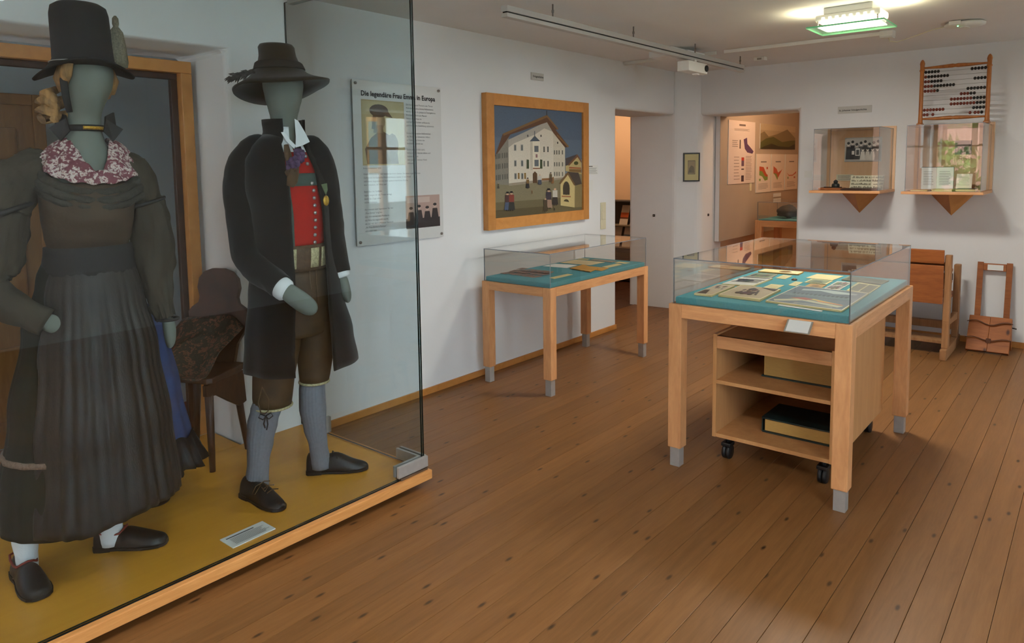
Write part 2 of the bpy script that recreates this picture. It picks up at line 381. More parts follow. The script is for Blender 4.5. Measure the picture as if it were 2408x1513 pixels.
# second exhibition room
h_ = MB()
for b in ((10.7, 10.8, .9, 3.5, -.1, 2.6), (7.63, 10.8, .8, .9, -.1, 2.6), (8.64, 10.8, 3.36, 3.5, -.1, 2.6), (7.63, 10.8, .8, 3.5, 2.5, 2.6)): h_.box(*b, 'warm_plaster')
struct(h_.build('wall_second_room')); fr2 = struct(box('floor_second_room', 7.62, 10.8, .8, 3.5, -.15, -.002, 'beech_panel'))
# outside
plain('lawn', (70, 104, 44), .9, var=.3, scale=1.2); plain('facade', (225, 222, 216), .9, var=.05, scale=.7)
plain('pane_dark', (96, 112, 110), .15); plain('stone', (120, 116, 108), .9, var=.3, scale=6)
plain('pale_gravel', (206, 203, 196), .95, var=.08, scale=2)
struct(box('ground', -40, 60, -45, 45, -.6, -.5, 'pale_gravel'))  # ground made pale to bounce sky light up onto the ceiling
struct(box('lawn', -12, 26, -12.5, -8, -.5, -.47, 'lawn'))
nh = thing('neighbouring_house', 'white rendered house with wooden window outside the right windows', 'house', (9, -13.5, -.5))
box('house_wall', -9, 13, -1, 0, 0, 7, 'facade', nh); box('house_plinth', -9, 13, 0, .06, 0, .9, 'stone', nh, .02)
for xx in (-6.5, -2.3, 1.9, 6.1):
    wn = box('house_window', xx-.6, xx+.6, 0, .08, 1.9, 3.7, 'frame_wood', nh, .01)
    for s in (-1, 1): box('house_pane', xx+s*.27-.22, xx+s*.27+.22, .075, .095, 2.05, 3.55, 'pane_dark', wn)
nh2 = thing('garden_house', 'pink rendered house wall outside the rear window', 'house', (-13, 4, -.5))
plain('facade_pink', (206, 150, 128), .9, var=.05, scale=.7)
box('house_wall', -1, 0, -8, 6, 0, 7, 'facade_pink', nh2)
for yy in (-3, 1.2):
    wn = box('house_window', 0, .08, yy-.6, yy+.6, 1.8, 3.8, 'white_plastic', nh2, .01)
    for s in (-1, 1): box('house_pane', .07, .09, yy+s*.27-.22, yy+s*.27+.22, 1.95, 3.65, 'pane_dark', wn)
plain('leaf_green', (104, 128, 40), .7, var=.3, scale=3); plain('bark', (70, 52, 38), .9)
bush = thing('garden_shrub', 'bushy green garden shrub outside the rear window', 'shrub', (-6.5, 3.4, -.5))
m = MB()
for i in range(900):
    d = Vector((random.gauss(0, 1), random.gauss(0, 1), random.gauss(0, 1))).normalized()*(.75+.45*random.random()); p = Vector((d.x*.9, d.y*1.1, 1.5+d.z))
    u = Vector((random.gauss(0, 1), random.gauss(0, 1), random.gauss(0, 1))).normalized(); v = d.cross(u).normalized(); a = .07
    m.add([p+u*a*1.6, p+v*a, p-u*a*1.6, p-v*a], [(0, 1, 2, 3)], 'leaf_green')
m.build('foliage', bush); MB().tube([(0, 0, 0), (.03, 0, .8), (0, .05, 1.6)], [.07, .05, .03], 'bark', 8).build('stem', bush)

# ================================================================== lamps
lamp = thing('ceiling_lamp', 'lit white ceiling lamp with a green-edged glass plate under it', 'lamp', (4.88, 1.26, ZC))
glass('lamp_glass', (.92, 1, .94)); plain('green_edge', (120, 220, 160), .2); emit('lamp_glow', (1, .95, .74), 9)
box('ceiling_mount', -.1, .1, -.14, .14, -.04, 0, 'white_plastic', lamp, .006)
box('housing', -.11, .11, -.185, .185, -.082, -.0405, 'white_plastic', lamp, .012)
MB().box(-.12, .12, -.175, .175, -.115, -.108, 'lamp_glow', .002).build('glow_panel', lamp)
for i in range(8): MB().box(-.1125, -.1105, -.15+i*.04, -.135+i*.04, -.08, -.06, 'lamp_glow').build('light_slot', lamp)
m = MB().box(-.17, .17, -.22, .22, -.126, -.116, 'lamp_glass'); 
for f_, n_ in zip(range(len(m.f)), m.f):
    zs = [m.v[i][2] for i in n_]
    if max(zs)-min(zs) > .005: m.m[f_] = m.mi('green_edge')
m.build('glass_plate', lamp)
for sx in (-.13, .13):
    for sy in (-.17, .17): MB().tube([(sx*.8, sy, -.08), (sx*.8, sy, -.116)], .005, 'steel', 8).build('spacer', lamp)
def lamp_lights(x, y, down, up, col, upcol=None):
    for dz, e, nm in ((0, down, 'lamp_light_down'), (1, up, 'lamp_light_up'), (-1, up, 'lamp_light_up')):
        l = bpy.data.lights.new(nm, 'AREA'); l.shape = 'RECTANGLE'; l.size = .32; l.size_y = .42; l.energy = e; l.color = col
        q = bpy.data.objects.new(nm, l); COL.objects.link(q); q.location = (x, y, ZC-.14)
        if dz: q.location = (x, y+dz*.25, ZC-.10); q.rotation_euler = (PI, 0, 0); l.size = .2; l.size_y = .03; l.color = upcol or col
lamp_lights(4.88, 1.26, 42, 1.1, (1, .96, .88), (1, .90, .55))
for x, y, lab in ((1.0, 1.15, 'added white ceiling lamp for brightness, out of view before the costume vitrine'), (.9, -1.1, 'added white ceiling lamp for brightness, out of view by the window wall')):   # lamps added out of view to brighten the room and ceiling
    o = copy_tree(lamp); o.location = (x, y, ZC); o['label'] = lab; o['group'] = 'glass plate ceiling lamps'
    lamp_lights(x, y, 10, 18, (1, .98, .96))
lamp['group'] = 'glass plate ceiling lamps'
for loc, e, lab in (((8.1, 2.3, ZC), 22, 'warm round ceiling lamp of the second exhibition room'), ((7.6, 5.0, ZC), 17, 'warm round ceiling lamp in the corridor')):
    r = thing('round_ceiling_lamp', lab, 'lamp', loc); emit('warm_glow', (1, .62, .30), 6)
    MB().lathe([(.16, 0), (.17, -.02), (.165, -.04)], 'white_plastic').build('lamp_base', r); MB().lathe([(.15, -.04), (.14, -.07), (.08, -.09), (.01, -.095)], 'warm_glow').build('diffuser', r)
    l = bpy.data.lights.new('warm_lamp_light', 'POINT'); l.energy = e; l.color = (1, .70, .44); l.shadow_soft_size = .12
    q = bpy.data.objects.new('warm_lamp_light', l); COL.objects.link(q); q.location = (loc[0], loc[1], loc[2]-.22)
# ================================================================== display tables
def panel(m, x0, x1, y0, y1, z0, z1, mat, edge):
    """glass panel: thin box whose narrow faces carry the edge colour"""
    d = (x1-x0, y1-y0, z1-z0); t = d.index(min(d)); k = len(m.f); m.box(x0, x1, y0, y1, z0, z1, mat); e = m.mi(edge)
    for i in range(k, len(m.f)):
        c = [m.v[j][t] for j in m.f[i]]
        if max(c)-min(c) > 1e-6: m.m[i] = e
    return m
def glass_hood(parent, x0, x1, y0, y1, z0, z1, t=.005, mat='acrylic', edge='acrylic_edge'):
    for nm, b in (('glass_front', (x0, x0+t, y0, y1, z0, z1-t)), ('glass_rear', (x1-t, x1, y0, y1, z0, z1-t)),
                  ('glass_side', (x0+t, x1-t, y0, y0+t, z0, z1-t)), ('glass_side', (x0+t, x1-t, y1-t, y1, z0, z1-t)), ('glass_top', (x0, x1, y0, y1, z1-t, z1))):
        panel(MB(), *b, mat, edge).build(nm, parent)
def display_table(label, x0, x1, y0, y1, zt, zpad, zg, leg=.068, rail=.068, foot=.1, gi=.014):
    cx, cy = (x0+x1)/2, (y0+y1)/2
    t = thing('display_table', label, 'display table', (cx, cy, 0))
    a, b = (x1-x0)/2, (y1-y0)/2
    for sx in (-1, 1):
        for sy in (-1, 1):
            lx, ly = sx*(a-leg/2), sy*(b-leg/2)
            L = MB().box(lx-leg/2, lx+leg/2, ly-leg/2, ly+leg/2, foot, zt, 'beech', .004).build('leg', t)
            MB().box(lx-leg*.37, lx+leg*.37, ly-leg*.37, ly+leg*.37, 0, foot+.004, 'brushed', .002).build('metal_foot', L)
    for sy in (-1, 1): MB().box(-a+leg, a-leg, sy*(b-.0125)-.0125, sy*(b-.0125)+.0125, zt-rail, zt, 'beech_rail', .002).build('rail', t)
    for sx in (-1, 1): MB().box(sx*(a-.0125)-.0125, sx*(a-.0125)+.0125, -b+leg, b-leg, zt-rail, zt, 'beech_rail', .002).build('rail', t)
    MB().box(-a+.026, a-.026, -b+.026, b-.026, zt-.03, zt-.004, 'beech_panel').build('table_board', t)
    MB().box(-a+gi+.008, a-gi-.008, -b+gi+.008, b-gi-.008, zt-.003, zpad, 'felt_teal', .008).build('felt_pad', t)
    glass_hood(t, -a+gi, a-gi, -b+gi, b-gi, zt, zg)
    return t
T1 = display_table('beech display table with glass hood standing against the white wall under the painting', 3.78, 5.10, 2.782, 3.39, .737, .769, .968, .065, .06, .112, .012)
T2 = display_table('large beech display table with glass hood standing over the low wheeled cabinet', 3.272, 4.535, .803, 1.668, .848, .882, 1.078, .07, .068, .1, .016)

# ------------------------------------------------------------------ wheeled cabinet and its books
cab = thing('wheeled_cabinet', 'low open beech cabinet on black castors under the large display table', 'cabinet', (3.965, 1.22, 0))
CX0, CX1, CY0, CY1, CZ0, CZ1 = -.485, .485, -.30, .30, .125, .672
box('side_panel', CX0, CX1, CY1-.019, CY1, CZ0, CZ1, 'beech_panel', cab, .0015)
box('side_panel', CX0, CX1, CY0, CY0+.019, CZ0, CZ1, 'beech_panel', cab, .0015)
box('back_panel', CX1-.012, CX1-.001, CY0+.02, CY1-.02, CZ0, CZ1, 'beech_panel', cab)
box('top_board', CX0+.002, CX1-.013, CY0+.0195, CY1-.0195, CZ1-.03, CZ1-.008, 'beech_panel', cab, .001)
box('bottom_board', CX0, CX1-.013, CY0+.0195, CY1-.0195, CZ0+.002, CZ0+.022, 'beech_panel', cab, .001)
box('shelf_board', CX0, CX1-.013, CY0+.0195, CY1-.0195, .412, .431, 'beech_panel', cab, .001)
box('front_rail', CX0, CX0+.022, CY0+.0195, CY1-.0195, .598, .664, 'beech_rail', cab, .002)
for sx in (-1, 1):
    for sy in (-1, 1):
        cm = MB().tube([(0, 0, .124), (0, 0, .075)], .012, 'black_rubber', 10); cm.box(-.03, .03, -.026, .026, .07, .09, 'black_rubber', .006)
        c = cm.build('castor', cab, (sx*.42, sy*.24, 0))
        for s in (-1, 1): MB().lathe([(.005, -.009), (.036, -.009), (.039, -.004), (.039, .004), (.036, .009), (.005, .009)], 'black_rubber', seg=20, M=Matrix.Translation((0, s*.0105, .039)) @ Matrix.Rotation(PI/2, 4, 'X')).build('wheel', c)
plain('gilt_pages', (192, 156, 88), .5, var=.12, scale=40, stretch=(1, 1, 30)); plain('green_cover', (20, 40, 40), .5)
def big_book(label, loc, rz, L, W, H, tilt=0):
    b = thing('large_book', label, 'book', loc, rz)
    box('page_block', -W/2+.008, W/2, -L/2+.01, L/2-.01, .0075, H-.0075, 'gilt_pages', b, .002)
    box('cover', -W/2, W/2+.01, -L/2, L/2, 0, .007, 'green_cover', b, .001); box('cover', -W/2, W/2+.01, -L/2, L/2, H-.007, H, 'green_cover', b, .001)
    box('spine', -W/2-.004, -W/2+.006, -L/2, L/2, .002, H-.002, 'green_cover', b, .002)
    return b
big_book('thick old book with yellow page edges on the upper cabinet shelf', (3.83, 1.14, .4315), PI, .40, .28, .158)
lb = big_book('thick book in dark green slipcase lying on the cabinet bottom shelf', (3.78, 1.135, .148), PI, .36, .26, .078)
box('slipcase_end', -.13, .13, -.187, -.1805, .0, .078, 'green_cover', lb, .001)

# ------------------------------------------------------------------ documents on the tables
def sheet(label, cat, q, z, th, mat, polys=None, name='document', group=None, sc=None, edge=None):
    """a flat sheet or board: q = its four corners (x, y): front-left, front-right, back-right, back-left"""
    if sc: q = [(sc[0]+(x-sc[0])*sc[2], sc[1]+(y-sc[1])*sc[3]) for x, y in q]
    cx = sum(p[0] for p in q)/4; cy = sum(p[1] for p in q)/4
    loc = [(p[0]-cx, p[1]-cy) for p in q]
    t = MB().prism(loc, 0, th, edge or mat, bev=min(.0004, th*.2)).build(name); t.location = (cx, cy, z); tag(t, label, cat, group)
    if polys:
        a, b, c, d = [Vector((p[0], p[1], th)) for p in loc]
        # parallelogram through the corners
        art('print_layer', t, a, (b-a+c-d)/2, (d-a+c-b)/2, polys, .0004)
    return t
def photo_polys(base, border, blobs, bw=.06):
    return [(rc(0, 0, 1, 1), border), (rc(bw, bw, 1-bw, 1-bw), base)]+blobs
S2 = (3.3, 1.22, .955, .93); Z2 = .8825
def crowd(n, x0, x1, y0, y1, c, r=.03):
    return [(el(x0+(x1-x0)*random.random(), y0+(y1-y0)*random.random(), r*(.6+random.random()), r*(1+random.random()), 7), tuple(max(0, v+random.randint(-25, 25)) for v in c)) for _ in range(n)]
sheet('mounted brown photo of a crowd at the felt corner beside the big poster', 'photo', [(3.416, 1.485), (3.399, 1.252), (3.757, 1.271), (3.746, 1.502)], Z2, .011, 'cream_paper', photo_polys((168, 150, 122), (206, 190, 150), crowd(30, .3, .65, .25, .75, (66, 44, 34), .05)+[([(.55, .95), (.96, .75), (.96, .95)], (58, 40, 28)), ([(.72, .25), (.78, .22), (.66, .66), (.6, .66)], (72, 58, 50))], .03), 'mounted_photo', sc=S2)
sheet('narrow mounted photo at the left edge of the felt next to brown crowd photo', 'photo', [(3.383, 1.609), (3.382, 1.507), (3.738, 1.528), (3.724, 1.624)], Z2, .009, 'cream_paper', photo_polys((172, 156, 130), (206, 190, 150), [([(.05, .05), (.6, .05), (.3, .45), (.05, .4)], (60, 42, 26))]+crowd(14, .2, .8, .6, .9, (96, 76, 70), .05), .03), 'mounted_photo', sc=S2)
sheet('black and white mounted photo of skiers in snow on the teal felt', 'photo', [(3.77, 1.62), (3.798, 1.443), (4.128, 1.451), (4.087, 1.614)], Z2, .008, 'cream_paper', photo_polys((190, 188, 178), (214, 208, 190), [(rc(.05, .3, .95, .4), (90, 88, 84)), (rc(.05, .62, .95, .7), (70, 70, 68)), ([(.05, .45), (.5, .38), (.95, .5), (.9, .58)], (60, 58, 54)), (rc(.04, .88, .96, .97), (40, 40, 42))]+crowd(16, .1, .6, .45, .65, (44, 44, 44), .06), .03), 'mounted_photo', sc=S2)
sheet('dull green landscape print lying behind the skiers photo', 'print', [(4.133, 1.62), (4.149, 1.472), (4.325, 1.49), (4.31, 1.607)], Z2, .004, 'grey_board', photo_polys((112, 118, 92), (150, 148, 126), crowd(12, .1, .9, .2, .6, (80, 86, 66), .09), .04), 'landscape_print', sc=S2)
sheet('pale yellow mounted print with a small brown picture at the felt far edge', 'print', [(4.36, 1.631), (4.38, 1.377), (4.50, 1.386), (4.49, 1.626)], Z2, .007, 'tan_paper', [(rc(0, 0, 1, 1), (222, 200, 140)), (rc(.55, .02, .98, .98), (226, 208, 160)), (el(.62, .5, .16, .3, 12), (116, 84, 42))], 'mounted_print', sc=S2)
for lab, q in (('small cream caption card nearest the yellow mounted print', [(4.186, 1.454), (4.179, 1.394), (4.327, 1.401), (4.331, 1.455)]), ('cream caption card behind the brown crowd photo', [(3.781, 1.392), (3.791, 1.316), (3.958, 1.321), (3.959, 1.398)]), ('small cream caption card beside the far corner of the blue ski poster', [(3.974, 1.305), (3.964, 1.258), (4.123, 1.268), (4.114, 1.313)])):
    pl = [(rc(0, 0, 1, 1), (208, 194, 144))]; lines(pl, .1, .9, .12, .88, 5, (178, 162, 108), .3); sheet(lab, 'caption card', q, Z2, .0012, 'cream_paper', pl, 'caption_card', 'caption cards on the large table', S2)
bd = thing('metal_badge', 'small dark oval metal badge between the cream caption cards', 'badge', (4.14, 1.33, Z2)); MB().lathe([(.02, 0), (.022, .003), (.016, .007), (.004, .009)], 'dark_wood', sy=.7).build('badge_disc', bd); MB().lathe([(.012, .006), (.009, .010), (.002, .011)], 'tan_paper', sy=.7).build('emblem', bd)
pp = [(rc(0, 0, 1, 1), (206, 196, 166)), (rc(.015, .02, .985, .98), (76, 92, 104)), ([(.15, .75), (.4, .82), (.62, .74), (.9, .8), (.9, .86), (.5, .92), (.15, .84)], (160, 172, 168)), ([(.05, .12), (.35, .3), (.95, .17), (.9, .1), (.4, .22), (.1, .05)], (176, 172, 140)), ([(.18, .26), (.5, .36), (.96, .22), (.5, .3)], (196, 170, 70)), ([(.2, .3), (.36, .38), (.5, .34), (.44, .26)], (150, 60, 40)), ([(.55, .3), (.9, .24), (.94, .2), (.6, .25)], (200, 120, 50)), (rc(.35, .05, .85, .1), (120, 128, 122)), ([(.02, .4), (.98, .5), (.98, .62), (.02, .55)], (92, 112, 116))]
for i in range(13): pp.append((rc(.12+i*.058, .52+i*.004, .155+i*.058, .6+i*.004), (48, 62, 70)))
sheet('big blue grey ski poster board on the teal felt above the tilted white card', 'poster', [(3.403, 1.224), (3.358, .857), (3.913, .869), (3.939, 1.238)], Z2, .008, 'cream_paper', pp, 'ski_poster', sc=(3.3, 1.22, .955, .96))
sheet('long narrow white caption strip along the front of the ski poster', 'caption strip', [(3.352, 1.151), (3.318, .945), (3.336, .945), (3.37, 1.149)], Z2+.0003, .003, 'white_paper', None, 'caption_strip')
sheet('cream letter sheet lying at the far side of the large table', 'letter', [(4.296, 1.309), (4.287, 1.15), (4.495, 1.14), (4.491, 1.301)], Z2, .0015, 'cream_paper', None, 'letter_sheet', sc=S2)
sheet('cream bordered landscape postcard overlapping in front of the cream letter', 'postcard', [(4.123, 1.262), (4.12, 1.134), (4.265, 1.14), (4.275, 1.261)], Z2, .0018, 'cream_paper', photo_polys((130, 138, 108), (222, 208, 150), [([(.06, .06), (.9, .06), (.6, .5), (.3, .35)], (90, 100, 76)), (el(.45, .6, .25, .12, 9), (84, 90, 84))], .07), 'postcard', sc=S2)
sheet('brownish picture card between the landscape postcard and the ski poster', 'postcard', [(3.97, 1.213), (3.975, 1.125), (4.099, 1.126), (4.089, 1.218)], Z2, .0018, 'tan_paper', photo_polys((170, 130, 70), (186, 148, 84), [(el(.5, .5, .22, .2, 9), (120, 92, 60)), (rc(.3, .05, .95, .2), (70, 56, 40))], .03), 'postcard', sc=S2)
sheet('white bordered double postcard beside the cream board of two photos', 'postcard', [(3.958, 1.104), (3.957, 1.023), (4.264, 1.031), (4.265, 1.116)], Z2, .002, 'white_paper', photo_polys((150, 146, 136), (214, 210, 196), [(rc(.06, .46, .94, .5), (214, 210, 196))]+crowd(14, .15, .85, .1, .4, (96, 92, 86), .08)+crowd(10, .15, .85, .6, .85, (110, 108, 100), .08), .06), 'postcard', sc=S2)
sheet('cream board with two dark green photos near the table glass side', 'photo', [(3.968, .985), (3.932, .868), (4.226, .869), (4.284, 1.005)], Z2, .004, 'cream_paper', [(rc(0, 0, 1, 1), (206, 194, 130)), (rc(.06, .06, .47, .9), (96, 100, 74)), (rc(.53, .06, .95, .9), (86, 88, 66))]+crowd(8, .1, .42, .2, .8, (78, 82, 60), .05), 'photo_board', sc=S2)
sheet('dark mounted photo at the felt far corner behind the two green photos', 'photo', [(4.318, 1.106), (4.272, .88), (4.433, .871), (4.477, 1.107)], Z2, .006, 'grey_board', photo_polys((100, 102, 78), (120, 120, 92), crowd(18, .1, .9, .15, .6, (70, 74, 54), .07)+[(rc(.02, .82, .98, .9), (30, 30, 24))], .03), 'mounted_photo', sc=S2)
S1 = (0, 0, .9726, .9726); Z1 = .7695
nt = 0
for r_ in range(3):
    for c_ in range(5):
        cx, cy = 3.985+r_*.085+random.uniform(-.015, .015), 3.065+c_*.062+random.uniform(-.01, .01); a = random.uniform(-.35, .35); ca, sa = math.cos(a), math.sin(a)
        q = [(cx+ca*u-sa*v, cy+sa*u+ca*v) for u, v in ((-.045, .03), (-.045, -.03), (.045, -.03), (.045, .03))]
        pl = [(rc(0, 0, 1, 1), (146, 112, 90)), (rc(.08, .1, .92, .9), random.choice([(120, 84, 68), (108, 76, 66), (132, 100, 84), (96, 70, 58)])), (el(.5, .5, .16, .25, 10), (84, 56, 48))]
        sheet('small brown emergency banknote in the overlapping spread on the wall table', 'banknote', q, Z1+.0002+nt*.0009, .0006, 'brown_paper', pl, 'banknote', 'banknotes spread on the wall table'); nt += 1
sheet('narrow cream caption strip in front of the spread of brown banknotes', 'caption strip', [(4.1, 3.027), (4.081, 2.969), (4.319, 2.975), (4.325, 3.027)], Z1, .002, 'cream_paper', None, 'caption_strip', sc=S1)
sheet('thick tan envelope lying uppermost beside the cream caption strip', 'envelope', [(4.545, 3.157), (4.478, 2.928), (4.65, 2.969), (4.765, 3.183)], Z1+.003, .006, 'tan_paper', None, 'envelope', sc=S1)
sheet('flat tan envelope tucked under the thick tan envelope', 'envelope', [(4.62, 3.11), (4.596, 2.9), (4.745, 2.93), (4.76, 3.1)], Z1, .002, 'tan_paper', None, 'envelope', sc=S1)
sheet('white paper sheet between the banknotes and the large cream document', 'document', [(4.558, 3.43), (4.578, 3.21), (4.757, 3.232), (4.723, 3.43)], Z1, .0015, 'white_paper', None, 'paper_sheet', sc=S1)
pl = [(rc(0, 0, 1, 1), (214, 196, 152))]; lines(pl, .1, .9, .15, .85, 9, (186, 164, 120), .25)
sheet('large cream document in the middle of the wall table', 'document', [(4.796, 3.43), (4.817, 3.143), (5.023, 3.139), (5.029, 3.43)], Z1, .002, 'cream_paper', pl, 'document', sc=S1)
sheet('cream caption strip at the front edge right of the tan envelopes', 'caption strip', [(4.782, 3.015), (4.754, 2.952), (4.982, 2.951), (5.019, 3.016)], Z1, .002, 'cream_paper', None, 'caption_strip', sc=S1)
sheet('small cream paper at the back behind the large cream document', 'document', [(5.052, 3.43), (5.07, 3.346), (5.12, 3.351), (5.11, 3.43)], Z1, .004, 'cream_paper', None, 'paper_sheet', sc=S1)
sheet('grey beige document sheet at the far end of the wall table', 'document', [(5.06, 3.313), (5.05, 3.09), (5.13, 3.09), (5.135, 3.309)], Z1, .003, 'grey_board', None, 'document', sc=S1)
sheet('little cream card at the far front corner of the wall table', 'caption card', [(5.05, 3.064), (5.04, 2.96), (5.11, 2.952), (5.12, 3.063)], Z1, .002, 'cream_paper', None, 'caption_card', sc=S1)
# card holder clipped to the large table (code on it left out)
ch = thing('table_card', 'tilted blank white card on a grey plate at the table edge', 'card', (3.262, 1.02, .835), 0)
Mx = Matrix.Rotation(math.radians(-40), 4, 'Y')
MB().box(-.06, .012, -.056, .056, -.003, 0, 'grey_board', .001, M=Mx).build('card_plate', ch); MB().box(-.056, .010, -.048, .048, .0002, .001, 'white_paper', M=Mx).build('card_face', ch)
# ================================================================== wall showcases on the back wall
def wall_case(label, yc, x0=6.6, hw=.262):
    t = thing('wall_showcase', label, 'showcase', (XB, yc, 1.277))
    d = x0-XB
    box('shelf_board', d-.03, -.001, -hw-.022, hw+.022, 0, .022, 'beech_rail', t, .003)
    box('back_board', -.022, -.001, -hw-.02, hw+.03, .0225, .580, 'beech_pale', t, .003)
    glass_hood(t, d, -.0225, -hw, hw, .0225, .558, .004)
    # inverted pyramid bracket
    M_ = MB(); a, b, c, e = (-.002, .175, -.0005), (-.002, -.175, -.0005), (-.20, -.0, -.0005), (-.002, 0, -.20)
    M_.add([a, b, c, e], [(0, 2, 3), (1, 3, 2), (0, 1, 2), (0, 3, 1)], 'frame_wood'); M_.build('bracket', t)
    return t
WC1 = wall_case('glass wall showcase with a school class photo inside', 1.722)
WC2 = wall_case('glass wall showcase carrying the abacus on its top', .998)
ZS = 1.30
def wall_print(name, label, cat, y0, y1, z0, z1, x, polys, mat='white_paper', th=.003):
    t = MB().box(-th, 0, -(y0-y1)/2, (y0-y1)/2, 0, z1-z0, mat).build(name, None, (x, (y0+y1)/2, z0)); tag(t, label, cat)
    if polys: art('print_layer', t, (-th, (y0-y1)/2, 0), (0, -(y0-y1), 0), (0, 0, z1-z0), polys, .0005)
    return t
pl = [(rc(0, 0, 1, 1), (196, 192, 184)), (rc(.02, .03, .98, .97), (150, 146, 140)), (rc(.02, .7, .98, .97), (178, 174, 166))]
for i in range(8):
    x = .1+i*.115; h = .62+.06*math.sin(i*2.1); pl += [([(x-.07, .1), (x+.07, .1), (x+.055, h), (x-.055, h)], random.choice([(28, 28, 30), (44, 44, 46), (60, 58, 56)])), (el(x, h+.1, .038, .085, 10), (206, 198, 186)), (el(x, h+.15, .04, .06, 10), (36, 34, 34))]
for i in range(4):
    x = .5+i*.13; pl += [([(x-.08, .06), (x+.08, .06), (x+.05, .42), (x-.05, .42)], random.choice([(190, 184, 174), (120, 116, 110)])), (el(x, .5, .035, .08, 10), (210, 202, 190)), (el(x, .54, .037, .05, 10), (50, 46, 44))]
pl += [(rc(.3, .25, .42, .55), (200, 196, 190)), (rc(.32, .28, .40, .5), (60, 60, 62)), (rc(.2, .3, .27, .45), (190, 186, 180))]
wall_print('class_photo', 'black and white school class photo on the showcase back board', 'photo', 1.859, 1.55, 1.545, 1.765, XB-.023, pl)
pl = [(rc(0, 0, 1, 1), (222, 216, 196))]; lines(pl, .08, .92, .15, .85, 3, (120, 118, 110), .35)
wall_print('caption_card', 'cream caption card below the school class photo', 'caption card', 1.925, 1.777, 1.372, 1.43, XB-.023, pl, 'cream_paper')
def leaning(name, label, cat, x, yc, w_, h, lean, mat, polys=None, th=.006, z=ZS):
    t = MB().box(0, th, -w_/2, w_/2, 0, h, mat, .001).build(name, None, (x, yc, z), (0, lean, 0)); tag(t, label, cat)
    if polys: art('print_layer', t, (0, w_/2, 0), (0, -w_, 0), (0, 0, h), polys, .0006)
    return t
pl = [(rc(0, 0, 1, 1), (206, 198, 170))]
for i in range(4):
    for j in range(34):
        if random.random() < .85: x = .04+j*.028; pl.append((rc(x, .8-i*.235, x+.018, .8-i*.235+.05+.09*random.random()), (84, 76, 60)))
leaning('writing_primer', 'cream sheet of old handwriting leaning in the class photo showcase', 'book', 6.83, 1.605, .27, .135, math.radians(22), 'cream_paper', pl)
tr = thing('slate_board', 'dark slate tray lying on the shelf before the handwriting sheet', 'slate', (6.73, 1.62, ZS)); box('slate', -.07, .06, -.13, .13, .002, .012, 'black', tr, .002)
m = MB()
for b in ((-.085, -.07, -.145, .145), (.06, .075, -.145, .145), (-.07, .06, -.145, -.13), (-.07, .06, .13, .145)): m.box(*b, 0, .016, 'dark_wood', .002)
m.build('slate_frame', tr)
ik = thing('inkwell', 'round dark glass inkwell with lid on a wooden pen tray', 'inkwell', (6.74, 1.83, ZS+.0205)); plain('dark_glass', (30, 30, 34), .1)
MB().lathe([(.028, 0), (.033, .006), (.033, .026), (.026, .036), (.012, .04)], 'dark_glass').build('bottle', ik); MB().lathe([(.016, .04), (.02, .048), (.018, .058), (.008, .066), (.003, .07)], 'dark_glass').build('lid', ik)
pt = thing('pen_tray', 'wooden pen tray under the dark inkwell', 'tray', (6.74, 1.86, ZS)); box('tray_base', -.06, .06, -.1, .1, 0, .02, 'old_pine', pt, .004); MB().tube([(-.03, -.09, .024), (-.03, .06, .024)], .004, 'black', 8).build('pen', pt)
pl = [(rc(0, 0, 1, 1), (150, 140, 130)), (rc(.03, .04, .97, .96), (120, 112, 106))]+[(el(.1+.8*random.random(), .15+.5*random.random(), .06, .1, 8), random.choice([(60, 48, 46), (176, 164, 150), (84, 66, 62)])) for _ in range(16)]
wall_print('class_photo', 'small brown group photo behind the standing green book', 'photo', .99, .87, 1.595, 1.71, XB-.023, pl)
sb = thing('open_book', 'book with green cover standing open in the abacus showcase', 'book', (6.84, 1.075, ZS))
for s, nm in ((1, 'left_page'), (-1, 'right_page')):
    M_ = Matrix.Translation((0, s*.002, 0)) @ Matrix.Rotation(s*math.radians(-18), 4, 'Z')
    o = MB().box(0, .006, 0 if s > 0 else -.12, .12 if s > 0 else 0, .003, .19, 'white_paper', .001, M=M_).build('page_block', sb)
    MB().box(.0062, .0092, 0 if s > 0 else -.124, .124 if s > 0 else 0, 0, .194, 'green_cover', .001, M=M_).build('cover', sb)
    pl = []; lines(pl, .15, .85, .2, .85, 9, (96, 92, 86), .2)
    a = M_ @ Vector((-.0005, .12 if s > 0 else 0, .003)); b = M_ @ Vector((-.0005, 0 if s > 0 else -.12, .003)); art('page_print', o, a, b-a, (0, 0, .187), pl, .0005)
pl = [(rc(0, 0, 1, 1), (216, 206, 184))]; lines(pl, .15, .85, .3, .85, 7, (130, 120, 110), .25)
leaning('document', 'pale certificate leaning beside the standing green book', 'document', 6.87, .885, .11, .14, math.radians(15), 'cream_paper', pl, .002)
for i, (yy, w_, h, c) in enumerate(((1.16, .12, .012, 'tan_paper'), (1.0, .14, .018, 'cream_paper'), (.84, .13, .022, 'green_cover'))):
    b = thing('school_book', ('thin tan school booklet', 'cream school book', 'green school book')[i]+' lying flat before the standing book', 'book', (6.70, yy, ZS)); box('page_block', -.08, .08, -w_/2, w_/2, .002, h-.002, 'cream_paper', b); box('cover', -.083, .083, -w_/2-.003, w_/2+.003, h-.002, h, c, b); box('cover', -.083, .083, -w_/2-.003, w_/2+.003, 0, .002, c, b)

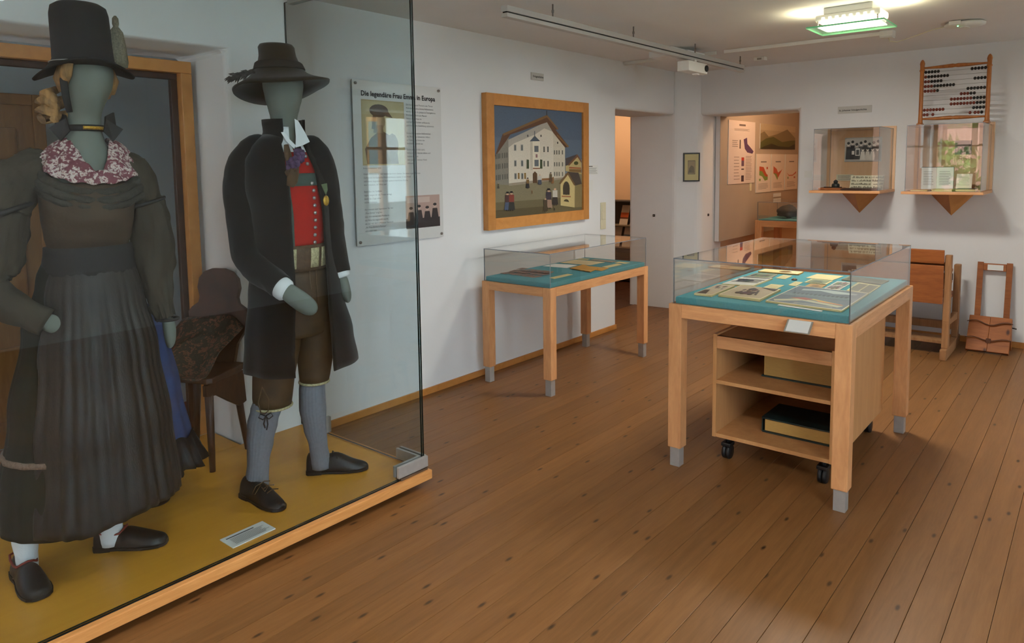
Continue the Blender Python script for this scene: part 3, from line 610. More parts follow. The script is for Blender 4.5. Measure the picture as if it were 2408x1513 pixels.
# ------------------------------------------------------------------ abacus
ab = thing('abacus', 'wooden school abacus with red and black beads on the showcase top', 'abacus', (6.83, .975, 1.8355))
AH, AW = .50, .232
for s in (1, -1):
    MB().lathe([(.02, .016), (.017, .03), (.0155, .1), (.0155, .25), (.0155, .44), (.02, .445), (.02, .455), (.0155, .46), (.0165, .49), (.019, .505), (.014, .525), (.005, .538)], 'abacus_wood', (0, s*AW, 0), 14).build('post', ab)
    MB().prism([(-.06, -.012), (-.05, -.02), (.05, -.02), (.06, -.012), (.06, .012), (.05, .02), (-.05, .02), (-.06, .012)], 0, .018, 'abacus_wood', Matrix.Translation((0, s*AW, 0)), .004).build('foot', ab)
for z in (.055, .47):
    MB().tube([(0, AW*a, z+(.002 if abs(a) < .1 else 0)) for a in (-.96, -.8, -.45, -.08, 0, .08, .45, .8, .96)], [.008, .0085, .013, .016, .0125, .016, .013, .0085, .008], 'abacus_wood', 10).build('cross_bar', ab)
plain('bead_black', (20, 18, 17), .35); plain('bead_red', (112, 44, 26), .35)
rows = [((5, 5), (0, 5)), ((8, 7), (0, 0)), ((6, 4), (0, 4)), ((10, 7), (0, 0)), ((5, 1), (0, 6)), ((0, 0), (-3, 5)), ((0, 0), (0, 11)), ((0, 0), (0, 11)), ((7, 0), (0, 4)), ((3, 0), (-.5, 4))]
rb = [0, 1, 2, 3, 4, 3, 7, 8, 7, 6]
bead = MB().lathe([(.003, -.0105), (.0105, -.007), (.0135, 0), (.0105, .007), (.003, .0105)], 'bead_black', seg=12, M=Matrix.Rotation(PI/2, 4, 'X')).build('bead', ab); bead2 = bead.copy(); bead2.data = bead.data.copy(); bead2.data.materials.clear(); bead2.data.materials.append(MATS['bead_red']); COL.objects.link(bead2)
first = {0: bead, 1: bead2}; used = set()
SP = .0222
for i, ((nl, _), (gap, nr)) in enumerate(rows):
    z = .435-i*.0385
    MB().tube([(0, AW-.01, z), (0, 0, z-.001), (0, -AW+.01, z)], .0013, 'steel', 6).build('wire', ab)
    tot = nl+nr; ys = [AW-.0265-k*SP for k in range(nl)]
    ys += [-AW+.0265+(-gap)*SP+(nr-1-k)*SP for k in range(nr)]
    if i == 9: ys[2] -= .018; ys[3] += .012
    for k, y in enumerate(ys):
        red = 1 if k < rb[i] else 0
        if red not in used: o = first[red]; used.add(red)
        else: o = first[red].copy(); COL.objects.link(o)
        o.parent = ab; o.location = (0, y, z)

# ================================================================== signs and pictures
def plate_left(name, label, cat, x0, x1, z0, z1, th=.006, mat='white_paper', y=YL):
    t = MB().box(0, x1-x0, -th, -.0002, 0, z1-z0, mat, .0008).build(name, None, (x0, y, z0)); return tag(t, label, cat)
s = plate_left('wall_sign', 'small white sign reading Ortsgeschichte above the painting', 'sign', 4.515, 4.672, 2.222, 2.278, .012, 'sign_plate')
text('lettering', s, 'Ortsgeschichte', (.012, -.0123, .02), (1, 0, 0), (0, 0, 1), .0225, bold=.0004)
s = wall_print('wall_sign', 'white sign reading St. Johanner Schulgeschichte above the showcases', 'sign', 1.934, 1.648, 1.988, 2.052, XB, None, 'sign_plate', .008)
text('lettering', s, 'St. Johanner Schulgeschichte', (-.0083, .132, .022), (0, -1, 0), (0, 0, 1), .0205, bold=.0004)
s = plate_left('caption_plate', 'small white text plate right of the painting', 'caption plate', 5.30, 5.478, 1.462, 1.548)
pl = []; lines(pl, .06, .95, .1, .75, 7, (120, 120, 120), .3); pl.append((rc(.06, .82, .5, .9), (60, 60, 60))); art('print_layer', s, (0, -.006, 0), (.178, 0, 0), (0, 0, .086), pl)
plate_left('blank_plate', 'blank white plate below the text plate by the painting', 'card', 5.299, 5.394, 1.318, 1.417, .005)
wall_print('blank_plate', 'blank white plate on the wall left of the first showcase', 'card', 2.22, 2.152, 1.40, 1.466, XB, None, th=.004)
sw = thing('switch_plate', 'cream two-gang light switch with socket beside the doorway', 'switch', (5.562, YL, .966))
box('plate', -.041, .041, -.011, -.0003, 0, .243, 'cream_plastic', sw, .004)
for i in (1, 2): box('rocker', -.031, .031, -.016, -.0112, .088+(i-1)*.072, .152+(i-1)*.072, 'cream_plastic', sw, .003)
MB().lathe([(.034, -.0112), (.034, -.016), (.028, -.016), (.026, -.0125), (.01, -.0118)], 'cream_plastic', seg=20, M=Matrix.Translation((0, 0, .043)) @ Matrix.Rotation(-PI/2, 4, 'X') @ Matrix.Scale(-1, 4, (0, 0, 1)) @ Matrix.Identity(4)).build('socket', sw)

# ---- the painting
pt = thing('painting', 'framed oil painting of a white gabled inn on a village square', 'painting', (3.93, YL, 1.08))
PWd, PHt, fw, fd = 1.335, 1.0, .085, .05
for nm, b in (('frame_side', (0, fw, -fd, -.001, 0, PHt)), ('frame_side', (PWd-fw, PWd, -fd, -.001, 0, PHt)), ('frame_top', (fw, PWd-fw, -fd, -.001, PHt-fw, PHt)), ('frame_bottom', (fw, PWd-fw, -fd, -.001, 0, fw))): box(nm, *b, 'frame_wood', pt, .002)
def PT(x, y):
    k = (x-195)/945; s_ = 1122*k/(1300-k*178); yt = 105+k*85; yb = 1405-k*93
    return (s_, (yb-y)/(yb-yt))
def PP(*p): return [PT(*q) for q in p]
P = [(rc(0, 0, 1, 1), (88, 104, 122)), (rc(0, .72, 1, 1), (80, 96, 116)), (rc(0, .36, 1, .52), (124, 136, 146)), (rc(0, 0, 1, .38), (126, 118, 92)), (rc(0, 0, 1, .14), (104, 94, 66)), (rc(0, 0, .55, .07), (86, 76, 50)),
 (PP((205, 700), (360, 440), (362, 1020), (205, 1010)), (128, 124, 112)),
 (PP((358, 500), (770, 290), (835, 400), (835, 960), (358, 1025)), (204, 196, 180)), (PP((835, 420), (960, 580), (958, 940), (835, 960)), (192, 184, 166)),
 (PP((358, 500), (770, 290), (835, 390), (835, 410), (740, 370), (640, 440), (420, 540), (358, 590)), (164, 158, 148)),
 (PP((210, 700), (300, 430), (770, 215), (890, 378), (860, 385), (1003, 580), (960, 590), (835, 420), (770, 300), (380, 440), (330, 520)), (92, 60, 38)),
 (PP((300, 430), (770, 215), (780, 240), (310, 455)), (120, 88, 50)), (PP((770, 215), (890, 372), (880, 388), (766, 240)), (124, 92, 54)), (PP((880, 440), (1003, 575), (990, 590), (870, 450)), (122, 90, 52)),
 (PP((763, 165), (771, 165), (771, 222), (763, 222)), (40, 36, 34)),
 (PP((358, 1000), (835, 945), (960, 930), (958, 945), (835, 970), (358, 1030)), (150, 138, 120)),
 (PP((588, 515), (692, 515), (692, 850), (588, 850)), (214, 206, 186)), (PP((588, 515), (614, 515), (614, 850), (588, 850)), (186, 178, 160)), (PP((583, 518), (638, 452), (694, 516)), (72, 84, 96)), (PP((632, 400), (642, 400), (642, 460), (632, 460)), (96, 100, 104)),
 (PP((632, 570), (676, 570), (676, 640), (632, 640)), (96, 104, 108)), (PP((632, 730), (676, 730), (676, 805), (632, 805)), (96, 104, 108)), (PP((645, 665), (665, 665), (665, 705), (645, 705)), (140, 104, 104)), (PP((615, 822), (690, 822), (690, 838), (615, 838)), (150, 112, 88)),
 (PP((612, 890), (635, 862), (660, 890), (660, 998), (612, 998)), (86, 62, 36))]
for x in (428, 500): 
    for y in (590, 770, 918): P += [(PP((x-13, y-36), (x+13, y-36), (x+13, y+36), (x-13, y+36)), (150, 150, 144)), (PP((x-8, y-28), (x+8, y-28), (x+8, y+30), (x-8, y+30)), (92, 96, 96))]
for x in (462, 530): P.append((PP((x-9, 880), (x+9, 880), (x+9, 950), (x-9, 950)), (140, 108, 48)))
for x in (735, 776): 
    for y in (610, 775): P.append((PP((x-8, y-32), (x+8, y-32), (x+8, y+32), (x-8, y+32)), (104, 104, 98)))
for x in (845, 870, 895, 930):
    for y in (645, 782, 895): P.append((PP((x-6, y-24), (x+6, y-24), (x+6, y+24), (x-6, y+24)), (112, 110, 102)))
for x in (560, 703): P.append((PP((x-12, 725), (x+12, 730), (x+12, 832), (x-14, 832)), (62, 74, 50)))
for x in (562, 703, 880): P.append(([(a*.008+PT(x, 455)[0], b*.012+PT(x, 455 if x < 800 else 535)[1]) for a, b in el(0, 0, 1, 1, 8)], (70, 68, 66)))
for i, x in enumerate((225, 245, 262, 290, 315, 338)):
    for y in (690, 810, 935): P.append((PP((x-6, y-28-i*3), (x+6, y-32-i*3), (x+6, y+30-i*4), (x-6, y+32-i*3)), (92, 90, 84)))
P += [(PP((962, 740), (1090, 670), (1133, 760), (1133, 900), (962, 860)), (178, 160, 110)), (PP((962, 715), (1090, 665), (1000, 790), (962, 800)), (74, 66, 66)), (PP((985, 790), (1090, 668), (1133, 745), (1133, 770), (1090, 700), (1000, 800)), (112, 76, 48)), (PP((1000, 812), (1130, 822), (1130, 838), (1000, 832)), (150, 84, 50)), (PP((1000, 838), (1133, 842), (1133, 880), (1000, 865)), (122, 92, 52)), (el(PT(1075, 770)[0], PT(1075, 770)[1], .03, .02, 8), (70, 76, 40)),
 (PP((905, 990), (985, 880), (1060, 1020), (1056, 1285), (905, 1260)), (196, 176, 122)), (PP((1060, 1020), (1133, 1000), (1133, 1280), (1056, 1285)), (132, 116, 78)), (PP((985, 868), (1100, 880), (1136, 1010), (1062, 1030)), (70, 60, 54)), (PP((890, 1005), (985, 868), (1066, 1020), (1052, 1030), (985, 905), (905, 1015)), (112, 84, 50)),
 ([PT(968+a*37, 1060+b*80) for a, b in el(0, 0, 1, 1, 14)], (66, 58, 46)), (PP((931, 1060), (1005, 1060), (1003, 1138), (933, 1134)), (66, 58, 46)), (PP((918, 1145), (1015, 1150), (1015, 1168), (918, 1162)), (160, 110, 72)), ([PT(966+a*30, 1222-b*34) for a, b in el(0, 0, 1, 1, 10, 0, PI)], (80, 72, 50)),
 (PP((705, 945), (805, 940), (835, 925), (835, 1000), (810, 1008), (805, 965), (705, 968)), (130, 92, 54))]
def fig(x, y, h, coat, skirt, hat=True, wide=.2):
    w_ = h*wide
    r = [(PP((x-w_*.55, y-h*.5), (x+w_*.55, y-h*.5), (x+w_*.8, y-h*.05), (x-w_*.8, y-h*.05)), skirt), (PP((x-w_*.6, y-h*.82), (x+w_*.6, y-h*.82), (x+w_*.6, y-h*.45), (x-w_*.6, y-h*.45)), coat), ([PT(x+a*w_*.32, y-h*.88+b*h*.06) for a, b in el(0, 0, 1, 1, 8)], (196, 160, 130))]
    if hat: r += [(PP((x-w_*.5, y-h*.93), (x+w_*.5, y-h*.93), (x+w_*.5, y-h*.90), (x-w_*.5, y-h*.90)), (30, 30, 32)), (PP((x-w_*.28, y-h), (x+w_*.28, y-h), (x+w_*.3, y-h*.92), (x-w_*.3, y-h*.92)), (30, 30, 32))]
    return r+[(PP((x-w_*.4, y-h*.06), (x-w_*.1, y-h*.06), (x-w_*.1, y), (x-w_*.4, y)), (40, 32, 28)), (PP((x+w_*.1, y-h*.06), (x+w_*.4, y-h*.06), (x+w_*.4, y), (x+w_*.1, y)), (40, 32, 28))]
for a in ((338, 1320, 225, (70, 44, 40), (70, 84, 110)), (380, 1320, 230, (124, 52, 40), (44, 44, 42)), (778, 1300, 240, (52, 44, 56), (150, 122, 104)), (742, 1330, 165, (70, 58, 40), (66, 58, 40), False), (845, 1260, 215, (188, 182, 170), (52, 46, 42), False), (554, 1060, 125, (120, 92, 52), (40, 40, 44)), (683, 1020, 130, (186, 182, 176), (70, 76, 90), False), (240, 1060, 70, (84, 80, 60), (70, 66, 52), False), (598, 1120, 46, (112, 84, 50), (112, 84, 50), False), (838, 1318, 40, (70, 64, 50), (70, 64, 50), False), (800, 985, 110, (96, 84, 60), (90, 70, 50))): P += fig(*a)
box('canvas', fw-.004, PWd-fw+.004, -fd+.018, -.002, fw-.004, PHt-fw+.004, 'grey_board', pt)
art('canvas_paint', pt, (fw, -fd+.0179, fw), (PWd-2*fw, 0, 0), (0, 0, PHt-2*fw), P, .00025, 'oil_paint')

# ---- the big text panel on the wall (acrylic, four stand-offs)
po = thing('wall_poster', 'white acrylic text panel with a sepia portrait beside the costume vitrine', 'poster', (2.75, YL, 1.075)); w_, h = .742, 1.005
plain('panel_white', (206, 206, 204), .35, spec=.5)
box('panel', 0, w_, -.024, -.018, 0, h, 'panel_white', po, .001)
for x in (.022, w_-.022):
    for z in (.022, h-.022): MB().tube([(x, -.0003, z), (x, -.032, z)], .009, 'steel', 14).build('stand_off', po)
ux, uz, yy = (1, 0, 0), (0, 0, 1), -.0243
text('heading', po, 'Die legendäre Frau Emma in Europa', (.062, yy, .912), ux, uz, .0428, bold=.0012)
pl = [(rc(0, 0, 1, 1), (186, 168, 120)), (rc(.02, .02, .98, .98), (196, 180, 134)), ([(.1, .02), (.06, .25), (.2, .42), (.34, .5), (.5, .52), (.66, .46), (.8, .3), (.84, .02)], (88, 66, 40)), (el(.38, .68, .16, .14, 16), (150, 128, 92)), ([(.26, .5), (.5, .5), (.48, .62), (.28, .62)], (120, 98, 66)), (el(.4, .84, .22, .1, 16), (74, 54, 34)), ([(.28, .84), (.22, .56), (.3, .55), (.34, .8)], (84, 62, 38)), ([(.52, .92), (.72, .74), (.56, .76)], (80, 58, 36)), (el(.7, .3, .14, .2, 12), (96, 74, 46))]
art('portrait_print', po, (.062, -.024, .49), (.345, 0, 0), (0, 0, .40), pl)
R1 = 'Die berühmteste Pionierin des Tiroler\nFremdenverkehrs, Emma Hellensteiner,\nwurde 1818 in St. Johann in Tirol geboren.\nIhre lauten führte am Marsch\nAnton in das Haus zu\nund ließ der Tochter umfassende\ngastronomische Ausbildung zukommen.'
R2 = 'Emma Hellensteiner Hellensteiner,\ndie Wirtin des Schwarzen Adlers\nin Toblach und baute den\nherzhaften Betrieb aus.'
R3 = 'Emma weiland früh starb,\nführte sie den Betrieb alleine und\nhielten ihr auch\ndem auch ihr weitaus Hotel\nerbauen.'
for b, z in ((R1, .872), (R2, .69), (R3, .585)): text('paragraph', po, b, (.425, yy, z), ux, uz, .0155, 'grey_ink', line=1.42)
text('caption', po, 'Emma Hellensteiner 1878', (.062, yy, .468), ux, uz, .0135, 'grey_ink')
L1 = 'Emma Hellensteiner war beliebt bei ihren Gästen. Sie reiste in ganz Europa.\nZahlreiche hochgestellte Persönlichkeiten kamen in das Hotel\nund waren begeistert von ihrer außerordentlichen Küche,\nihre Schönheit, ihr Witz und'
L2 = 'Beim Bau der Südbahn\neigens wegen ihr die Trasse verlegt,\ndamit die Züge näher\nvorbei kommen.'
L3 = 'Am meisten zum legendären Ruf der\n„Frau Emma“ trug bei,\ndass ihre einmal eine Postkarte\naus Amerika zugestellt wurde,\ndie nur mit dem schlichten Vermerk\n„An Frau Emma in Europa“\nadressiert war.'
for b, z in ((L1, .432), (L2, .325), (L3, .215)): text('paragraph', po, b, (.064, yy, z), ux, uz, .0155, 'grey_ink', line=1.42)
pl = [(rc(0, 0, 1, 1), (176, 150, 140)), (rc(.05, .78, .7, .95), (196, 176, 168)), (rc(0, 0, 1, .3), (52, 42, 42)), (rc(0, .02, 1, .12), (40, 32, 34))]
for x, h_ in ((.15, .5), (.38, .55), (.62, .5), (.85, .58)): pl += [([(x-.14, .05), (x+.14, .05), (x+.07, h_), (x-.07, h_)], (44, 36, 38)), (el(x, h_+.08, .05, .06, 10), (196, 170, 158)), (el(x, h_+.12, .055, .045, 10), (40, 32, 34))]
art('family_print', po, (.40, -.024, .075), (.31, 0, 0), (0, 0, .215), pl)
# ---- little picture on the chamfered corner
d = Vector((.13, -.20, 0)).normalized(); n = Vector((d.y, -d.x, 0)); rz = math.atan2(d.y, d.x)
c0 = Vector((6.97, 3.5, 0))+d*.02
pc = thing('small_picture', 'small black framed print on the corner between the doorways', 'picture', (7.063, 3.351, 1.362), rz); plain('gold_mat', (196, 184, 130), .6)
for nm, b in (('frame_side', (-.085, -.072, -.016, -.0015, 0, .30)), ('frame_side', (.072, .085, -.016, -.0015, 0, .30)), ('frame_top', (-.0715, .0715, -.016, -.0015, .287, .30)), ('frame_bottom', (-.0715, .0715, -.016, -.0015, 0, .013))): box(nm, *b, 'black', pc, .001)
box('mat_board', -.072, .072, -.008, -.0016, .012, .288, 'gold_mat', pc)
art('print_layer', pc, (-.038, -.0082, .075), (.076, 0, 0), (0, 0, .145), [(rc(0, 0, 1, 1), (80, 70, 52)), (rc(.05, .04, .95, .96), (150, 132, 96)), ([(.05, .1), (.9, .1), (.8, .55), (.45, .65), (.2, .45)], (104, 92, 64)), (rc(.2, .15, .5, .3), (90, 84, 60))])
s = MB().box(-.03, .03, -.005, -.001, 0, .04, 'white_paper').build('caption_plate', None, (7.005, 3.440, 1.37), (0, 0, rz)); tag(s, 'tiny white label beside the small black framed print', 'label')
for loc, rot, lab in (((6.951, 3.724, .985), 0, 'small metal door catch on the white doorway reveal'), ((7.30, 3.266, .985), PI/2, 'small metal door catch on the warm doorway reveal')):
    t = thing('door_catch', lab, 'door catch', loc, rot); box('catch_plate', -.006, 0, -.013, .013, 0, .026, 'black', t, .001); MB().tube([(-.006, 0, .014), (-.014, 0, .014)], .006, 'steel', 10).build('catch_ball', t)
# ================================================================== ceiling fittings
rl = thing('ceiling_rail', 'long pale metal rail hung from the ceiling on short rods', 'rail', (4.76, 2.565, 2.36))
m = MB().box(-1.68, 1.66, -.022, .022, .03, .062, 'alu', .002); m.build('rail_profile', rl)
box('lower_channel', -1.68, 1.66, -.022, .022, 0, .022, 'alu', rl, .002); box('shadow_gap', -1.675, 1.655, -.014, .014, .0222, .0298, 'black', rl)
for x in (-1.23, -.283, .69, 1.61):
    MB().tube([(x, 0, .062), (x, 0, .139)], .005, 'steel', 10).build('rod', rl); MB().tube([(x, 0, .09), (x, 0, .105)], .008, 'steel', 10).build('coupler', rl)
pj = thing('wall_projector', 'white box camera with round black lens under the ceiling rail', 'camera', (5.40, 2.545, 2.262))
m = MB(); 
prof = [(-.2, -.05), (.12, -.05), (.155, -.038), (.17, 0), (.155, .038), (.12, .05), (-.2, .05)]
m.prism(prof, 0, .078, 'white_plastic', bev=.006); m.build('camera_body', pj)
MB().lathe([(.022, 0), (.026, .004), (.026, .012), (.02, .014)], 'black', seg=20, M=Matrix.Translation((.10, -.0495, .04)) @ Matrix.Rotation(PI/2, 4, 'X')).build('lens', pj)
box('hanger', -.06, -.02, -.03, .03, .0785, .0975, 'white_plastic', pj, .003); MB().prism([(0, -.02), (.05, -.02), (.04, .01), (0, .02)], -.012, -.0005, 'white_plastic', bev=.002).build('underside_tab', pj)
wbk = thing('wall_bracket', 'white stepped bracket under the ceiling beside the box camera', 'bracket', (5.60, 2.9, 2.42)); box('upper_step', -.2, .2, -.15, .05, 0, .0795, 'ceiling_paint', wbk, .004); box('lower_step', -.1, .22, -.25, -.1505, -.03, .05, 'ceiling_paint', wbk, .004)
for b in ((5.925, 5.95, 2.60, 3.495, 2.47), (5.925, 5.95, 1.33, 2.53, 2.47)):
    o = MB().box(-.0125, .0125, -(b[3]-b[2])/2, (b[3]-b[2])/2, 0, .029, 'white_plastic', .003).build('cable_duct', None, (5.9375, (b[2]+b[3])/2, b[4])); tag(o, 'white cable duct on the ceiling '+('between the rail and left wall' if b[2] > 2 else 'between the rail and junction box'), 'cable duct')
jb = thing('junction_box', 'square white junction box on the ceiling at the duct end', 'junction box', (5.94, 1.285, ZC)); box('box_body', -.045, .045, -.045, .045, -.045, -.0005, 'white_plastic', jb, .004); box('box_lid', -.042, .042, -.042, .042, -.052, -.0455, 'white_plastic', jb, .003)
rt = thing('wireless_router', 'flat white wireless router with green light on the ceiling', 'router', (5.93, .80, ZC)); emit('green_led', (.2, 1, .4), 4)
MB().lathe([(.05, -.001), (.112, -.006), (.125, -.016), (.12, -.03), (.08, -.038), (.01, -.039)], 'white_plastic', seg=32, sx=.85).build('router_body', rt)
MB().prism(el(0, 0, .07, .03, 16), -.046, -.0385, 'white_plastic', bev=.002).build('raised_oval', rt); MB().lathe([(.004, -.036), (.004, -.041), (.001, -.042)], 'green_led', (-.08, .03, 0), 10).build('status_light', rt); box('label_tab', -.115, -.1, .01, .08, -.03, -.005, 'white_plastic', rt, .001)
cb = MB().tube([(5.94, 1.275, 2.448), (5.94, 1.27, 2.425), (5.935, 1.22, 2.412), (5.93, 1.14, 2.43), (5.93, 1.0, 2.468), (5.93, .93, 2.48), (5.93, .88, 2.483)], .0035, 'cream_plastic', 8).build('router_cable'); tag(cb, 'thin grey cable looping from junction box to wireless router', 'cable')
dt = thing('smoke_detector', 'small white box on the ceiling past the rail end', 'sensor', (6.55, 2.45, ZC)); box('sensor_body', -.03, .03, -.05, .05, -.035, -.0005, 'white_plastic', dt, .005); box('sensor_window', -.0305, -.03, -.02, .02, -.028, -.012, 'grey_board', dt)

# ================================================================== school desk
dk = thing('school_desk', 'old brown wooden school desk with sled runners by the back wall', 'desk', (6.42, .925, 0))
Ld = 1.15
for i, y in enumerate((-.045, Ld)):
    box('runner', -.09, .60, y, y+.045, 0, .085, 'old_post', dk, .006)
    MB().prism([(0, 0), (.085, 0), (.075, .73), (.01, .73)], 0, .045, 'old_post', Matrix.Translation((-.03, y+.045, .0855)) @ Matrix.Rotation(PI/2, 4, 'X'), .005).build('post', dk)
    box('post', .44, .52, y, y+.045, .0855, .69, 'old_post', dk, .006)
    MB().prism([(-.03, .30), (.0, .26), (.46, .24), (.46, .30)], 0, .035, 'old_post', Matrix.Translation((0, y+.04, 0)) @ Matrix.Rotation(PI/2, 4, 'X'), .004).build('side_rail', dk)
box('front_panel', -.052, -.032, -.0, Ld, .435, .735, 'old_pine', dk, .003)
MB().box(-.012, .012, 0, Ld, 0, .105, 'old_pine', .004, M=Matrix.Translation((-.035, 0, .752)) @ Matrix.Rotation(math.radians(-8), 4, 'Y')).build('top_rail_board', dk)
MB().box(0, .40, .0, Ld, -.012, .012, 'old_pine', .004, M=Matrix.Translation((.02, 0, .745)) @ Matrix.Rotation(math.radians(14), 4, 'Y')).build('desk_top', dk)
box('book_shelf', .0, .40, 0, Ld, .545, .565, 'old_pine', dk, .003); box('shelf_back', .395, .415, 0, Ld, .566, .62, 'dark_wood', dk)
box('seat_board', .36, .62, 0, Ld, .42, .445, 'old_pine', dk, .004); box('foot_board', .10, .32, .0, Ld, .09, .115, 'old_post', dk, .003); box('stretcher', .42, .48, .0, Ld, .15, .21, 'old_post', dk, .003)

# ------------------------------------------------------------------ wooden carrying frame
cf = thing('carrying_frame', 'wooden back carrier with leather straps leaning on the back wall', 'carrier', (6.98, .665, 0))
plain('strap_leather', (92, 54, 32), .6, var=.15, scale=30)
for y in (-.10, .10): MB().box(-.01, .01, y-.021, y+.021, .0, .71, 'old_pine', .003, M=Matrix.Translation((.0, 0, 0)) @ Matrix.Rotation(math.radians(9), 4, 'Y')).build('upright', cf)
MB().box(-.0095, .0095, -.0785, .0785, .64, .70, 'old_pine', .003, M=Matrix.Rotation(math.radians(9), 4, 'Y')).build('cross_piece', cf)
lb = MB().box(-.0125, -.0105, -.058, .05, .645, .69, 'white_paper', M=Matrix.Rotation(math.radians(9), 4, 'Y')).build('label_card', cf)
for y0_, y1_ in ((-.145, -.0006), (.0006, .145)): MB().box(-.009, .009, y0_, y1_, 0, .31, 'old_pine', .003, M=Matrix.Translation((-.20, 0, .015)) @ Matrix.Rotation(math.radians(36), 4, 'Y')).build('lid_board', cf)
MB().prism([(-.19, .0), (-.02, .23), (.02, .25), (.035, .0), (0, .0), (-.035, .09), (-.09, .10), (-.15, .0)], 0, .012, 'old_pine', Matrix.Translation((0, -.133, .003)) @ Matrix.Rotation(PI/2, 4, 'X'), .002).build('side_board', cf)
MB().prism([(-.19, .0), (-.02, .23), (.02, .25), (.035, .0), (0, .0), (-.035, .09), (-.09, .10), (-.15, .0)], 0, .012, 'old_pine', Matrix.Translation((0, .145, .003)) @ Matrix.Rotation(PI/2, 4, 'X'), .002).build('side_board', cf)
ls = lambda t, y: Vector((-.20+math.sin(math.radians(36))*t-.013, y, .015+math.cos(math.radians(36))*t+.01))
for t0, am in ((.245, .018), (.10, .012)):
    MB().tube([ls(t0+am*math.sin(k*.9), .155-.031*k)+Vector((-.004-.006*abs(math.sin(k*1.3)), 0, .003)) for k in range(11)], [(.003, .008)]*11, 'strap_leather', 8).build('leather_strap', cf)
bk = ls(.09, 0); MB().box(bk.x-.012, bk.x+.002, -.022, .012, bk.z-.018, bk.z+.018, 'strap_leather', .003).build('buckle', cf)
MB().tube([(.0, -.145, .19), (.0, -.175, .185)], .005, 'black', 8).build('iron_pin', cf)

# ================================================================== second room exhibits
br = thing('display_board', 'tall grey display board in the second room with posters', 'board', (7.44, 3.2, .70)); plain('board_grey', (176, 158, 140), .8, var=.03, scale=3); plain('board_edge', (214, 208, 206), .7)
box('board_face', 0, 3.1, 0, .004, 0, 1.6, 'board_grey', br); box('board_core', 0, 3.1, .0042, .052, 0, 1.6, 'board_edge', br, .001)
def board_poster(name, label, x0, x1, z0, z1, polys):
    t = MB().box(0, x1-x0, -.008, -.0005, 0, z1-z0, 'white_paper', .0005).build(name, None, (x0, 3.2, z0)); tag(t, label, 'poster'); art('print_layer', t, (0, -.008, 0), (x1-x0, 0, 0), (0, 0, z1-z0), polys, .0006); return t
pl = [(rc(0, 0, 1, 1), (224, 206, 196)), (rc(.38, .92, .62, .95), (120, 104, 100)), ([(.55, .71), (.68, .74), (.7, .64), (.85, .57), (.95, .52), (.9, .48), (.7, .5), (.6, .56)], (92, 64, 100)), (rc(.4, .56, .44, .7), (70, 62, 60)), (rc(.48, .28, .58, .41), (110, 80, 104)), (rc(.48, .37, .58, .42), (196, 60, 44)), (rc(.48, .22, .58, .24), (50, 40, 50)), (rc(.48, .03, .58, .13), (70, 50, 62))]
lines(pl, .2, .8, .84, .88, 3, (150, 132, 124), .4); lines(pl, .2, .42, .05, .45, 8, (160, 140, 132), .2); lines(pl, .64, .88, .05, .45, 16, (160, 140, 132), .3); lines(pl, .12, .34, .58, .7, 4, (150, 132, 124), .3)
board_poster('geology_poster', 'pale poster with purple flag-like diagram in the second room', 7.64, 8.41, 1.315, 2.02, pl)
pl = [(rc(0, 0, 1, 1), (170, 150, 120)), (rc(0, .75, 1, 1), (186, 166, 136)), ([(0, .1), (0, .6), (.1, .7), (.22, .5), (.45, .62), (.75, .85), (1, .5), (1, .1)], (128, 112, 80)), ([(0, 0), (0, .25), (.15, .42), (.35, .5), (.6, .3), (.85, .38), (1, .4), (1, 0)], (84, 84, 40)), ([(0, 0), (.1, .1), (.3, .22), (.5, .12), (.8, .1), (1, .25), (1, 0)], (44, 40, 22))]
board_poster('mountain_photo', 'wide green mountain landscape photo in the second room', 8.58, 9.83, 1.715, 2.015, pl)
for i, (x0_, x1_, cc) in enumerate(((8.47, 8.94, 'wide red over green bands'), (8.97, 9.44, 'folded red and green wedges'), (9.47, 9.95, 'faint red crescent line'))):
    pl = [(rc(0, 0, 1, 1), (228, 212, 200)), (rc(.3, .78, .7, .81), (120, 108, 104))]
    if i == 0: pl += [([(.2, .68), (.5, .66), (.7, .48), (.8, .45), (.8, .4), (.6, .42), (.4, .55), (.2, .57)], (196, 84, 52)), ([(.2, .57), (.4, .55), (.6, .42), (.8, .4), (.8, .32), (.6, .3), (.4, .42), (.2, .45)], (124, 150, 70)), (rc(.7, .6, .8, .66), (196, 84, 52)), (rc(.2, .3, .3, .36), (124, 150, 70))]
    if i == 1: pl += [([(.15, .68), (.4, .6), (.5, .5), (.75, .56), (.85, .6), (.6, .42), (.45, .32), (.35, .42), (.15, .48)], (196, 90, 60)), ([(.15, .5), (.4, .46), (.5, .33), (.45, .3), (.3, .42)], (124, 150, 70))]
    if i == 2: pl += [([(.1, .5), (.3, .42), (.6, .42), (.9, .52), (.88, .46), (.6, .39), (.3, .39)], (200, 100, 70)), (rc(.7, .32, .82, .37), (190, 90, 60)), (rc(.18, .31, .28, .37), (150, 160, 110))]
    lines(pl, .15, .85, .08, .24, 5, (150, 134, 128), .35)
    board_poster('diagram_poster', 'pale diagram poster with '+cc+' under the mountain photo', x0_, x1_, 1.19, 1.652, pl)
s = MB().box(0, .06, -.006, -.0005, 0, .12, 'cream_plastic', .001).build('blank_plate', None, (8.28, 3.2, 1.22)); tag(s, 'small white plate at the lower corner of the pale flag poster', 'plate')
for z in (1.115, 1.05): s = MB().box(0, .26, -.006, -.0005, 0, .045, 'white_paper').build('caption_strip', None, (9.08, 3.2, z)); tag(s, ('upper' if z > 1.1 else 'lower')+' white caption strip under the diagram posters', 'caption strip')
T3 = display_table('warm lit display table with dark stones in the second room', 8.16, 8.85, 1.9, 3.08, .888, .9, 1.1, .075, .07, .1, .02)
plain('dark_stone', (66, 60, 54), .8, var=.3, scale=8, bump=.5, bscale=20)
